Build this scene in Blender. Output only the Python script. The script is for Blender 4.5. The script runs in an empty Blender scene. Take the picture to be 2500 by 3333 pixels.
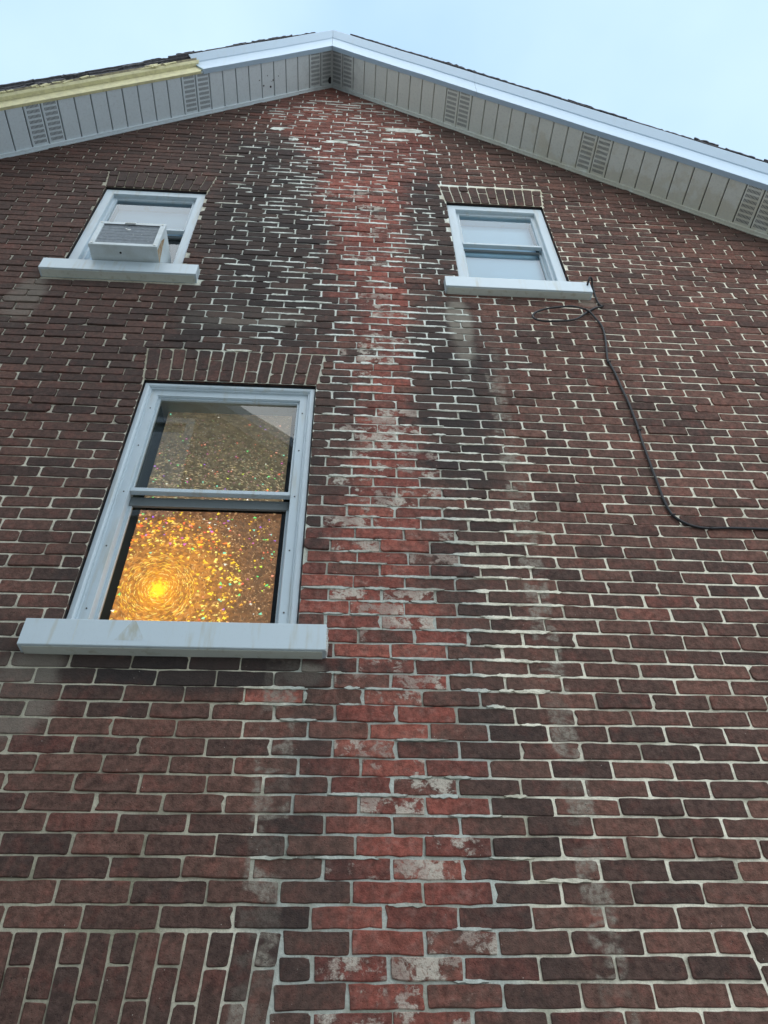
import bpy, bmesh, math, random
from mathutils import Vector, Matrix, noise

# ------------------------------------------------------------------ camera, sky, sun, exposure
C = bpy.context.scene.collection
scene = bpy.context.scene
CAM = Vector((0.0, -2.4403, 1.6))
YAW, PITCH, ROLL, FPX = 0.07493, 0.77814, -0.02297, 2510.5
fwd = Vector((math.sin(YAW) * math.cos(PITCH), math.cos(YAW) * math.cos(PITCH), math.sin(PITCH)))
rt = Vector((math.cos(YAW), -math.sin(YAW), 0))
up = rt.cross(fwd)
rt2 = rt * math.cos(ROLL) + up * math.sin(ROLL)
up2 = -rt * math.sin(ROLL) + up * math.cos(ROLL)
cam = bpy.data.cameras.new('camera')
cam_o = bpy.data.objects.new('camera', cam)
C.objects.link(cam_o)
M = Matrix((rt2, up2, -fwd)).transposed().to_4x4()
M.translation = CAM
cam_o.matrix_world = M
cam.sensor_fit = 'VERTICAL'
cam.sensor_height = 36.0
cam.lens = FPX * 36.0 / 3333.0
cam.clip_start = 0.05
cam.clip_end = 500
scene.camera = cam_o

SUN_EL, SUN_AZ = math.radians(42), math.radians(188)      # azimuth measured clockwise from +Y
world = bpy.data.worlds.new('World')
scene.world = world
world.use_nodes = True
wt = world.node_tree
wt.nodes.clear()
wo = wt.nodes.new('ShaderNodeOutputWorld')
sky = wt.nodes.new('ShaderNodeTexSky')
sky.sky_type = 'NISHITA'
sky.sun_disc = False
sky.sun_elevation = SUN_EL
sky.sun_rotation = SUN_AZ
sky.air_density = 1.3
sky.dust_density = 2.0
b1 = wt.nodes.new('ShaderNodeBackground')
b1.inputs['Strength'].default_value = 0.12
wt.links.new(sky.outputs[0], b1.inputs['Color'])
b2 = wt.nodes.new('ShaderNodeBackground')
b2.inputs['Strength'].default_value = 0.80
wtc = wt.nodes.new('ShaderNodeTexCoord')
wno = wt.nodes.new('ShaderNodeTexNoise')
wno.inputs['Scale'].default_value = 2.2
wno.inputs['Detail'].default_value = 5
wno.inputs['Roughness'].default_value = 0.45
wcr = wt.nodes.new('ShaderNodeValToRGB')
wcr.color_ramp.elements[0].position = 0.32
wcr.color_ramp.elements[0].color = (0.31, 0.46, 0.64, 1)
wcr.color_ramp.elements[1].position = 0.68
wcr.color_ramp.elements[1].color = (0.47, 0.61, 0.74, 1)
wt.links.new(wtc.outputs['Generated'], wno.inputs['Vector'])
wt.links.new(wno.outputs['Fac'], wcr.inputs['Fac'])
wt.links.new(wcr.outputs['Color'], b2.inputs['Color'])
wmx = wt.nodes.new('ShaderNodeMixShader')
wmx.inputs['Fac'].default_value = 0.88
wt.links.new(b1.outputs[0], wmx.inputs[1])
wt.links.new(b2.outputs[0], wmx.inputs[2])
wt.links.new(wmx.outputs[0], wo.inputs['Surface'])

sl = bpy.data.lights.new('sun', 'SUN')
sl.energy = 1.5
sl.angle = math.radians(120)
sl.color = (1.0, 0.99, 0.94)
sun = bpy.data.objects.new('sun', sl)
C.objects.link(sun)
sd = Vector((math.sin(SUN_AZ) * math.cos(SUN_EL), math.cos(SUN_AZ) * math.cos(SUN_EL), math.sin(SUN_EL)))
sun.rotation_euler = sd.to_track_quat('Z', 'Y').to_euler()

scene.view_settings.view_transform = 'Standard'
scene.view_settings.look = 'None'
scene.view_settings.exposure = 1.16
scene.view_settings.gamma = 1.0
scene.view_settings.use_curve_mapping = False

# ------------------------------------------------------------------ helpers
R = random.Random(7)


def link(o, parent=None):
    C.objects.link(o)
    if parent:
        o.parent = parent
    return o


def tag(o, label=None, cat=None, group=None, kind=None):
    if label: o['label'] = label
    if cat: o['category'] = cat
    if group: o['group'] = group
    if kind: o['kind'] = kind
    return o


def empty(name, loc=(0, 0, 0)):
    o = bpy.data.objects.new(name, None)
    o.location = loc
    o.empty_display_size = 0.2
    return link(o)


class MB:
    """collects faces, builds one mesh object"""
    def __init__(s):
        s.v = []; s.f = []; s.m = []; s.col = []

    def add(s, vs, fs, mi=0, col=None):
        o = len(s.v)
        s.v += [tuple(v) for v in vs]
        if col is not None:
            s.col += [col] * len(vs)
        for f in fs:
            s.f.append([i + o for i in f]); s.m.append(mi)

    def box(s, x0, x1, y0, y1, z0, z1, mi=0, bev=0.0, col=None, M=None):
        if bev <= 0:
            vs = [(x, y, z) for z in (z0, z1) for y in (y0, y1) for x in (x0, x1)]
            fs = [(0, 2, 3, 1), (4, 5, 7, 6), (0, 1, 5, 4), (2, 6, 7, 3), (0, 4, 6, 2), (1, 3, 7, 5)]
        else:
            bm = bmesh.new()
            bmesh.ops.create_cube(bm, size=1)
            for v in bm.verts:
                v.co = Vector(((x0 + x1) / 2 + v.co.x * (x1 - x0), (y0 + y1) / 2 + v.co.y * (y1 - y0), (z0 + z1) / 2 + v.co.z * (z1 - z0)))
            bmesh.ops.bevel(bm, geom=bm.edges[:], offset=bev, segments=2, affect='EDGES', profile=0.5)
            bm.verts.index_update()
            vs = [tuple(v.co) for v in bm.verts]
            fs = [[v.index for v in f.verts] for f in bm.faces]
            bm.free()
        if M:
            vs = [tuple(M @ Vector(v)) for v in vs]
        s.add(vs, fs, mi, col)

    def tube(s, pts, r, seg=8, mi=0, cap=True):
        pts = [Vector(p) for p in pts]
        n = len(pts)
        rings = []
        u = None
        for i, p in enumerate(pts):
            t = (pts[min(i + 1, n - 1)] - pts[max(i - 1, 0)]).normalized()
            if u is None:
                u = t.orthogonal().normalized()
            u = (u - t * u.dot(t)).normalized()
            w = t.cross(u)
            rings.append([p + (u * math.cos(a) + w * math.sin(a)) * r for a in [2 * math.pi * k / seg for k in range(seg)]])
        vs = [v for rg in rings for v in rg]
        fs = []
        for i in range(n - 1):
            for k in range(seg):
                fs.append((i * seg + k, i * seg + (k + 1) % seg, (i + 1) * seg + (k + 1) % seg, (i + 1) * seg + k))
        if cap:
            fs.append(tuple(range(seg - 1, -1, -1)))
            fs.append(tuple(range((n - 1) * seg, n * seg)))
        s.add(vs, fs, mi)

    def sweep(s, x0, x1, z0, z1, prof, mi=0, bottom=True):
        """picture-frame moulding, mitred; prof = list of (inset, y)"""
        vs = []
        n = len(prof)
        for (i, y) in prof:
            vs += [(x0 + i, y, z0 + (i if bottom else 0)), (x1 - i, y, z0 + (i if bottom else 0)), (x1 - i, y, z1 - i), (x0 + i, y, z1 - i)]
        fs = []
        for a in range(n - 1):
            for k in range(4):
                if k == 0 and not bottom:
                    continue
                b = a + 1
                fs.append((a * 4 + k, a * 4 + (k + 1) % 4, b * 4 + (k + 1) % 4, b * 4 + k))
        s.add(vs, fs, mi)

    def build(s, name, mats, parent=None, smooth=False, loc=None, kind=None, attr='tint'):
        me = bpy.data.meshes.new(name)
        me.from_pydata(s.v, [], s.f)
        for m in (mats if isinstance(mats, (list, tuple)) else [mats]):
            me.materials.append(m)
        if any(s.m):
            me.polygons.foreach_set('material_index', s.m)
        if s.col:
            a = me.color_attributes.new(attr, 'FLOAT_COLOR', 'POINT')
            a.data.foreach_set('color', [c for q in s.col for c in (*q, 1.0)][:4 * len(s.v)])
        if smooth:
            me.polygons.foreach_set('use_smooth', [True] * len(me.polygons))
        me.update()
        o = bpy.data.objects.new(name, me)
        if loc: o.location = loc
        if kind: o['kind'] = kind
        return link(o, parent)


class NT:
    """tiny node expression helper"""
    def __init__(s, name):
        s.mat = bpy.data.materials.new(name)
        s.mat.use_nodes = True
        s.t = s.mat.node_tree
        s.t.nodes.clear()
        s.out = s.n('ShaderNodeOutputMaterial')
        s.pos = s.n('ShaderNodeNewGeometry').outputs['Position']
        s._x = None

    def n(s, ty, **kw):
        nd = s.t.nodes.new(ty)
        for k, v in kw.items(): setattr(nd, k, v)
        return nd

    def put(s, sock, v):
        if hasattr(v, 'is_output') or isinstance(v, bpy.types.NodeSocket):
            s.t.links.new(v, sock)
        elif isinstance(v, (tuple, list)) and len(v) == 3 and sock.type == 'RGBA':
            sock.default_value = (*v, 1)
        else:
            sock.default_value = v

    def m(s, op, a, b=0.0, c=0.0, clamp=False):
        nd = s.n('ShaderNodeMath', operation=op, use_clamp=clamp)
        s.put(nd.inputs[0], a); s.put(nd.inputs[1], b)
        if len(nd.inputs) > 2: s.put(nd.inputs[2], c)
        return nd.outputs[0]

    def mapr(s, v, a, b, c=0.0, d=1.0):
        nd = s.n('ShaderNodeMapRange', interpolation_type='SMOOTHSTEP')
        s.put(nd.inputs[0], v)
        for i, q in enumerate((a, b, c, d)): nd.inputs[i + 1].default_value = q
        return nd.outputs[0]

    def xyz(s):
        if not s._x:
            nd = s.n('ShaderNodeSeparateXYZ')
            s.t.links.new(s.pos, nd.inputs[0])
            s._x = nd.outputs
        return s._x

    def scaled(s, sx, sy, sz):
        nd = s.n('ShaderNodeVectorMath', operation='MULTIPLY')
        s.t.links.new(s.pos, nd.inputs[0]); nd.inputs[1].default_value = (sx, sy, sz)
        return nd.outputs[0]

    def noise(s, scale, detail=3, rough=0.5, vec=None, dist=0.0):
        nd = s.n('ShaderNodeTexNoise')
        nd.inputs['Scale'].default_value = scale
        nd.inputs['Detail'].default_value = detail
        nd.inputs['Roughness'].default_value = rough
        nd.inputs['Distortion'].default_value = dist
        s.t.links.new(vec or s.pos, nd.inputs['Vector'])
        return nd.outputs['Fac']

    def vor(s, scale, vec=None):
        nd = s.n('ShaderNodeTexVoronoi')
        nd.inputs['Scale'].default_value = scale
        s.t.links.new(vec or s.pos, nd.inputs['Vector'])
        return nd.outputs['Distance']

    def mix(s, f, a, b, mode='MIX'):
        nd = s.n('ShaderNodeMix', data_type='RGBA', blend_type=mode)
        s.put(nd.inputs[0], f); s.put(nd.inputs[6], a); s.put(nd.inputs[7], b)
        return nd.outputs[2]

    def bsdf(s, col, rough=0.8, bump=None, bstr=0.3, bdist=0.002, metal=0.0, spec=0.5, **kw):
        p = s.n('ShaderNodeBsdfPrincipled')
        s.put(p.inputs['Base Color'], col)
        s.put(p.inputs['Roughness'], rough)
        p.inputs['Metallic'].default_value = metal
        p.inputs['Specular IOR Level'].default_value = spec
        if bump is not None:
            b = s.n('ShaderNodeBump')
            b.inputs['Strength'].default_value = bstr
            b.inputs['Distance'].default_value = bdist
            s.t.links.new(bump, b.inputs['Height'])
            s.t.links.new(b.outputs[0], p.inputs['Normal'])
        for k, v in kw.items():
            s.put(p.inputs[k.replace('_', ' ')], v)
        s.t.links.new(p.outputs[0], s.out.inputs['Surface'])
        return s.mat


AX, AZ, SL = -0.228, 9.75, 0.865            # gable apex on the wall plane and rake slope
TH = math.atan(SL)


def masks(t):
    """weathering and painted shade zones of the wall, by place on the wall, with ragged noise edges"""
    x, y, z = t.xyz()
    big = t.m('SUBTRACT', t.noise(3.1, 4, 0.6), 0.5)
    fine = t.m('SUBTRACT', t.noise(23.0, 3, 0.6), 0.5)
    wob = t.m('ADD', t.m('MULTIPLY', big, 1.5), t.m('MULTIPLY', fine, 0.7))

    def ell(lst):
        acc = None
        for (cx, cz, rx, rz, st) in lst:
            dx = t.m('MULTIPLY', t.m('SUBTRACT', x, cx), 1 / rx)
            dz = t.m('MULTIPLY', t.m('SUBTRACT', z, cz), 1 / rz)
            d = t.m('SQRT', t.m('ADD', t.m('MULTIPLY', dx, dx), t.m('MULTIPLY', dz, dz)))
            v = t.mapr(t.m('ADD', d, wob), 1.25, 0.6, 0.0, st)
            acc = v if acc is None else t.m('MAXIMUM', acc, v)
        return acc
    soot_shade = ell([(-1.15, 8.1, 0.30, 0.35, 0.55), (-0.62, 6.7, 0.50, 1.35, 1.0), (-0.74, 7.9, 0.36, 0.75, 0.95), (-0.45, 7.5, 0.25, 0.6, 0.9), (-0.55, 5.75, 0.60, 0.62, 0.9), (1.06, 7.44, 0.50, 0.17, 0.55), (-0.60, 5.08, 0.55, 0.15, 0.35), (-1.4, 7.4, 0.50, 0.17, 0.5),
                (0.56, 5.0, 0.24, 1.15, 0.95), (0.56, 6.9, 0.20, 0.95, 0.85), (0.55, 3.7, 0.22, 0.5, 0.6),
                (0.60, 2.6, 0.16, 0.9, 0.40), (-0.08, 4.5, 0.14, 0.7, 0.8), (-0.08, 2.5, 0.14, 0.6, 0.5),
                (-0.62, 3.17, 0.80, 0.10, 1.0), (-1.4, 3.25, 0.35, 0.16, 0.9), (-1.4, 5.4, 0.7, 0.45, 0.35), (-1.2, 4.75, 0.28, 0.7, 0.35), (-1.08, 3.9, 0.06, 0.8, 0.55)])  # band under the big sill: soot plus painted contact shade
    pale = ell([(0.66, 5.55, 0.07, 0.42, 0.7), (-1.88, 5.68, 0.10, 0.30, 0.45), (-1.10, 3.08, 0.13, 0.20, 0.5), (1.50, 5.90, 0.08, 0.05, 0.5),
                (-0.60, 5.55, 0.35, 0.12, 0.35), (-0.13, 3.16, 0.08, 0.05, 0.8)])
    # two upright streaks of efflorescence where a stack once stood
    brk = t.mapr(t.noise(9.0, 2, 0.6, t.scaled(0.8, 1, 1.6)), 0.44, 0.53)
    grain = t.mapr(t.noise(60.0, 4, 0.7), 0.36, 0.62, 0.25, 1.0)
    sa = t.mapr(t.m('ABSOLUTE', t.m('SUBTRACT', t.m('ADD', x, t.m('MULTIPLY', fine, 0.03)), 0.803)), 0.055, 0.040)
    sa = t.m('MULTIPLY', sa, t.mapr(z, 5.6, 4.8, 0.0, 1.0))
    sb = t.mapr(t.m('ABSOLUTE', t.m('SUBTRACT', t.m('ADD', x, t.m('MULTIPLY', fine, 0.04)), -0.205)), 0.066, 0.050)
    sb = t.m('MULTIPLY', sb, t.mapr(z, 3.45, 3.2, 0.0, 1.0))
    streak = t.m('MULTIPLY', t.m('MULTIPLY', t.m('MAXIMUM', sa, sb), brk), grain)
    pale = t.m('MAXIMUM', pale, t.m('MULTIPLY', streak, 0.85))
    # grime plus painted soffit shade under the eaves, grime over the whole upper left
    dl = t.m('SUBTRACT', t.m('SUBTRACT', AZ, t.m('MULTIPLY', t.m('ABSOLUTE', t.m('SUBTRACT', x, AX)), SL)), z)
    off = t.m('ABSOLUTE', t.m('SUBTRACT', x, AX))
    eave = t.m('MULTIPLY', t.mapr(t.m('ADD', dl, t.m('MULTIPLY', wob, 0.25)), 0.60, 0.12), t.mapr(off, 0.0, 1.3, 0.5, 1.0))
    left = t.m('MULTIPLY', t.mapr(t.m('ADD', x, t.m('MULTIPLY', wob, 0.5)), -0.75, -1.25), t.mapr(z, 4.6, 6.6, 0.25, 0.75))
    dirt_shade = t.m('MAXIMUM', eave, left)
    return soot_shade, pale, dirt_shade, x, z, wob

# ------------------------------------------------------------------ materials
def brick_material():
    t = NT('brick_clay')
    soot_shade, pale, dirt_shade, x, z, wob = masks(t)
    at = t.n('ShaderNodeAttribute', attribute_name='tint')
    sp = t.n('ShaderNodeSeparateColor')
    t.t.links.new(at.outputs['Color'], sp.inputs[0])
    rnd, red, paint = sp.outputs
    brown = t.mix(rnd, (0.074, 0.045, 0.037), (0.160, 0.080, 0.060))
    redc = t.mix(rnd, (0.225, 0.066, 0.050), (0.340, 0.104, 0.074))
    cloud = t.mapr(t.noise(14.0, 4, 0.6), 0.30, 0.72)
    rmix = t.m('ADD', red, t.m('MULTIPLY', t.m('SUBTRACT', cloud, 0.5), 0.5), clamp=True)
    col = t.mix(rmix, brown, redc)
    # kiln marks, mottling, upright wipes
    mott = t.mapr(t.noise(42.0, 6, 0.72), 0.28, 0.72, 0.55, 1.42)
    mc = t.n('ShaderNodeCombineColor')
    for i in range(3): t.t.links.new(mott, mc.inputs[i])
    col = t.mix(1.0, col, mc.outputs[0], 'MULTIPLY')
    wipe = t.mapr(t.noise(9.0, 4, 0.6, t.scaled(5.0, 1, 0.7)), 0.52, 0.75, 0.0, 0.45)
    col = t.mix(wipe, col, (0.085, 0.060, 0.045))
    char = t.mapr(t.noise(11.0, 4, 0.7, dist=0.6), 0.60, 0.78, 0.0, 0.6)
    col = t.mix(t.m('MULTIPLY', char, t.m('SUBTRACT', 1.0, t.m('MULTIPLY', red, 0.6))), col, (0.045, 0.033, 0.034))
    col = t.mix(t.m('MULTIPLY', soot_shade, 0.84), col, t.mix(rnd, (0.032, 0.028, 0.027), (0.066, 0.050, 0.042)))
    col = t.mix(t.m('MULTIPLY', dirt_shade, 0.55), col, (0.088, 0.062, 0.052))
    dust = t.m('MULTIPLY', t.mapr(t.noise(26.0, 6, 0.75), 0.48, 0.68, 0.0, 0.22), t.m('ADD', t.m('MULTIPLY', red, 0.9), 0.12))
    col = t.mix(dust, col, (0.42, 0.30, 0.25))
    # old paint / lime left on the red column
    pn = t.noise(21.0, 7, 0.68, t.scaled(1, 1, 1.2), 0.25)
    pm = t.mapr(t.m('ADD', t.m('ADD', pn, t.m('MULTIPLY', t.m('SUBTRACT', t.noise(7.5, 2, 0.5), 0.5), 0.7)), t.m('MULTIPLY', paint, 0.22)), 0.61, 0.70)
    pm = t.m('MULTIPLY', pm, t.mapr(paint, 0.05, 0.25))
    pm = t.m('MULTIPLY', pm, t.mapr(t.noise(90.0, 4, 0.7), 0.34, 0.52, 0.45, 1.0))
    col = t.mix(t.m('MULTIPLY', pm, 0.8), col, t.mix(t.mapr(t.noise(4.7, 2), 0.42, 0.56), (0.38, 0.30, 0.25), (0.60, 0.54, 0.45)))
    pk = t.mapr(t.m('FRACT', t.m('MULTIPLY', rnd, 7.31)), 0.25, 0.5, 0.25, 1.0)
    col = t.mix(t.m('MULTIPLY', t.m('MULTIPLY', pale, pk), 0.92), col, (0.30, 0.265, 0.215))
    # pores and bright specks
    pit = t.mapr(t.vor(330.0), 0.14, 0.26, 0.55, 1.0)
    pc = t.n('ShaderNodeCombineColor')
    for i in range(3): t.t.links.new(pit, pc.inputs[i])
    col = t.mix(t.mapr(t.noise(30, 2), 0.45, 0.6), col, t.mix(1.0, col, pc.outputs[0], 'MULTIPLY'))
    spk = t.mapr(t.vor(48.0), 0.075, 0.045, 0.0, 0.8)
    spk = t.m('MULTIPLY', spk, t.mapr(t.noise(5.0, 2), 0.56, 0.62))
    col = t.mix(spk, col, (0.62, 0.58, 0.50))
    blk = t.m('MULTIPLY', t.mapr(t.vor(34.0, t.scaled(1, 1, 1.3)), 0.10, 0.055, 0.0, 0.85), t.mapr(t.noise(6.5, 2), 0.48, 0.56))
    col = t.mix(blk, col, (0.025, 0.020, 0.020))
    h = t.m('ADD', t.noise(95.0, 6, 0.7), t.m('MULTIPLY', t.noise(24.0, 3, 0.6), 1.3))
    h = t.m('ADD', h, t.m('MULTIPLY', t.mapr(t.vor(120.0), 0.05, 0.30), 0.35))
    h = t.m('ADD', h, t.m('MULTIPLY', pm, 0.3))
    return t.bsdf(col, 0.92, h, 1.0, 0.0042, spec=0.25)


def mortar_material(name, smear=False):
    t = NT(name)
    soot_shade, pale, dirt_shade, x, z, wob = masks(t)
    cream = (0.84, 0.79, 0.64)
    grey = (0.50, 0.525, 0.47)
    white = (0.80, 0.82, 0.74)
    ctr = t.mapr(t.m('ABSOLUTE', t.m('SUBTRACT', t.m('ADD', x, t.m('MULTIPLY', wob, 0.15)), 0.17)), 0.46, 0.30)
    col = t.mix(t.m('MULTIPLY', ctr, t.mapr(z, 5.2, 3.6)), cream, grey)
    col = t.mix(t.mapr(t.m('MULTIPLY', t.mapr(t.m('ABSOLUTE', t.m('SUBTRACT', x, 0.0)), 1.3, 0.6), t.mapr(z, 3.6, 5.4)), 0.0, 1.0), col, white)
    left = t.mapr(x, -0.15, -0.5)
    col = t.mix(t.m('MULTIPLY', left, t.mapr(z, 3.4, 3.0, 0.0, 0.7)), col, (0.40, 0.365, 0.26))
    patch = t.mapr(t.noise(6.0, 4, 0.6), 0.46, 0.66, 0.0, 0.6)
    col = t.mix(patch, col, (0.30, 0.275, 0.205))
    col = t.mix(t.m('MULTIPLY', dirt_shade, 0.5), col, (0.17, 0.14, 0.105))
    col = t.mix(t.m('MULTIPLY', pale, 0.4), col, (0.33, 0.34, 0.29))
    moss = t.m('MULTIPLY', t.mapr(t.noise(4.2, 3, 0.6), 0.52, 0.66, 0.0, 0.5), t.mapr(z, 3.6, 2.6))
    col = t.mix(moss, col, (0.16, 0.165, 0.095))
    arch = None
    for (ax_, az_, aw_) in ((-0.606, 5.08, 0.50), (-1.426, 7.39, 0.43), (1.065, 7.43, 0.43)):
        q_ = t.m('MULTIPLY', t.mapr(t.m('ABSOLUTE', t.m('SUBTRACT', x, ax_)), aw_ + .04, aw_), t.mapr(t.m('ABSOLUTE', t.m('SUBTRACT', z, az_)), 0.16, 0.14))
        arch = q_ if arch is None else t.m('MAXIMUM', arch, q_)
    col = t.mix(t.m('MULTIPLY', arch, t.mapr(t.noise(7.0, 3), 0.3, 0.6, 0.25, 0.6)), col, (0.50, 0.45, 0.31))
    mt = t.mapr(t.noise(110.0, 5, 0.7), 0.25, 0.7, 0.78, 1.08)
    mc = t.n('ShaderNodeCombineColor')
    for i in range(3): t.t.links.new(mt, mc.inputs[i])
    col = t.mix(1.0, col, mc.outputs[0], 'MULTIPLY')
    h = t.m('ADD', t.noise(150.0, 5, 0.7), t.m('MULTIPLY', t.noise(45.0, 3, 0.6), 1.2))
    return t.bsdf(col, 0.95, h, 0.8, 0.003, spec=0.2)


def simple(name, col, rough=0.5, var=0.0, scale=8.0, bump=0.0, metal=0.0, col2=None, spec=0.5, bscale=60.0):
    t = NT(name)
    c = col
    if var or col2:
        c2 = col2 or tuple(v * (1 - var) for v in col)
        c = t.mix(t.mapr(t.noise(scale, 5, 0.65), 0.35, 0.72), col, c2)
    return t.bsdf(c, rough, t.noise(bscale, 4) if bump else None, bump, 0.002, metal, spec)


def painted_metal(name, col, stain=(0.42, 0.40, 0.32), amt=0.5, rough=0.38):
    """aluminium trim with faint weathering, drip lines and dust"""
    t = NT(name)
    x, y, z = t.xyz()
    drip = t.mapr(t.noise(14.0, 5, 0.6, t.scaled(1.6, 1.6, 0.18)), 0.52, 0.72, 0.0, amt)
    dust = t.mapr(t.noise(5.0, 5, 0.65), 0.45, 0.75, 0.0, amt * 0.7)
    c = t.mix(drip, col, stain)
    c = t.mix(dust, c, tuple(v * 0.82 for v in col))
    sc = t.mapr(t.noise(140.0, 4, 0.7), 0.62, 0.72, 0.0, 0.35)
    c = t.mix(sc, c, (0.35, 0.36, 0.36))
    return t.bsdf(c, rough, t.noise(6.0, 3), 0.25, 0.004, 0.0, 0.5)


M_brick = brick_material()
M_mortar = mortar_material('lime_mortar')
M_smear = mortar_material('mortar_daub')
M_alu = painted_metal('trim_aluminium', (0.50, 0.58, 0.625))
M_sillm = painted_metal('sill_aluminium', (0.55, 0.63, 0.67), (0.42, 0.38, 0.26), 0.45)
M_old = painted_metal('aged_aluminium', (0.60, 0.62, 0.56), (0.42, 0.40, 0.30), 0.7)
M_fascia = painted_metal('fascia_aluminium', (0.43, 0.55, 0.66), (0.40, 0.49, 0.54), 0.3, 0.35)
M_dark = simple('dark_gap', (0.02, 0.02, 0.022), 0.9)
M_black = simple('black_rubber', (0.012, 0.012, 0.014), 0.6, 0.3)
M_screw = simple('screw_steel', (0.10, 0.10, 0.10), 0.5, metal=0.6)
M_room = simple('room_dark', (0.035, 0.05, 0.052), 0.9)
M_yellow = simple('pale_yellow_paint', (0.70, 0.64, 0.36), 0.7, col2=(0.56, 0.50, 0.29), scale=22.0, bump=0.3)
M_wood = simple('bare_weathered_wood', (0.34, 0.29, 0.17), 0.85, col2=(0.14, 0.115, 0.085), scale=30.0, bump=0.6)
M_shingle = simple('asphalt_shingle', (0.135, 0.125, 0.130), 0.95, col2=(0.07, 0.07, 0.08), scale=60.0, bump=0.8, bscale=200.0)
M_blind = simple('white_blind', (0.48, 0.66, 0.82), 0.7, 0.04, 3.0)
M_acw = simple('ac_enamel', (0.62, 0.68, 0.70), 0.45, col2=(0.52, 0.56, 0.55), scale=9.0, bump=0.1)
M_acf = simple('ac_fin', (0.42, 0.46, 0.50), 0.5, 0.3, 40.0)
M_rust = simple('rust_stain', (0.30, 0.17, 0.07), 0.8, col2=(0.45, 0.42, 0.34), scale=25.0)
M_white = simple('white_splash', (0.80, 0.80, 0.76), 0.7)
M_ground = simple('ground_gravel', (0.42, 0.41, 0.38), 0.95, col2=(0.32, 0.32, 0.29), scale=3.0, bump=0.8)
M_ngh = simple('neighbour_siding', (0.30, 0.31, 0.31), 0.8, 0.15, 4.0)
M_nght = simple('neighbour_trim', (0.82, 0.84, 0.86), 0.6)


def soffit_material():
    t = NT('soffit_vinyl')
    x, y, z = t.xyz()
    base = t.mix(t.mapr(x, -0.9, 0.6), (0.70, 0.76, 0.79), (0.76, 0.77, 0.70))
    tan = t.mapr(t.m('ADD', t.m('ADD', t.noise(7.0, 4, 0.6), t.m('MULTIPLY', y, 0.9)), t.m('MULTIPLY', t.mapr(x, 1.0, 2.8), 0.12)), 0.36, 0.56, 0.0, 0.42)
    tan = t.m('MULTIPLY', tan, t.mapr(x, 0.6, 1.7))
    c = t.mix(tan, base, (0.56, 0.50, 0.34))
    c = t.mix(t.mapr(t.noise(60.0, 5, 0.7), 0.45, 0.8, 0.0, 0.35), c, (0.40, 0.41, 0.40))
    dd = t.m('ADD', t.m('ABSOLUTE', t.m('SUBTRACT', x, AX)), t.m('MULTIPLY', t.m('SUBTRACT', t.noise(12.0, 4, 0.7), 0.5), 0.35))
    c = t.mix(t.mapr(dd, 0.30, 0.02, 0.0, 0.55), c, (0.16, 0.155, 0.15))
    return t.bsdf(c, 0.5, t.noise(9.0, 3), 0.5, 0.006)


M_soffit = soffit_material()


def glass_material():
    t = NT('window_glass')
    tr = t.n('ShaderNodeBsdfTransparent'); tr.inputs[0].default_value = (0.86, 0.93, 0.91, 1)
    gl = t.n('ShaderNodeBsdfGlossy'); gl.inputs['Roughness'].default_value = 0.015
    gl.inputs['Color'].default_value = (0.95, 0.98, 1, 1)
    fr = t.n('ShaderNodeFresnel'); fr.inputs['IOR'].default_value = 1.5
    bp = t.n('ShaderNodeBump'); bp.inputs['Strength'].default_value = 0.06; bp.inputs['Distance'].default_value = 0.01
    t.t.links.new(t.noise(1.7, 2), bp.inputs['Height'])
    t.t.links.new(bp.outputs[0], gl.inputs['Normal'])
    f = t.m('MULTIPLY', fr.outputs[0], 1.35, clamp=True)
    mx = t.n('ShaderNodeMixShader')
    t.t.links.new(f, mx.inputs[0]); t.t.links.new(tr.outputs[0], mx.inputs[1]); t.t.links.new(gl.outputs[0], mx.inputs[2])
    t.t.links.new(mx.outputs[0], t.out.inputs['Surface'])
    return t.mat


M_glass = glass_material()
GLOW_CENTRE = (-0.765, 3.655)  # centre of the glow painted into the foil


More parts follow.
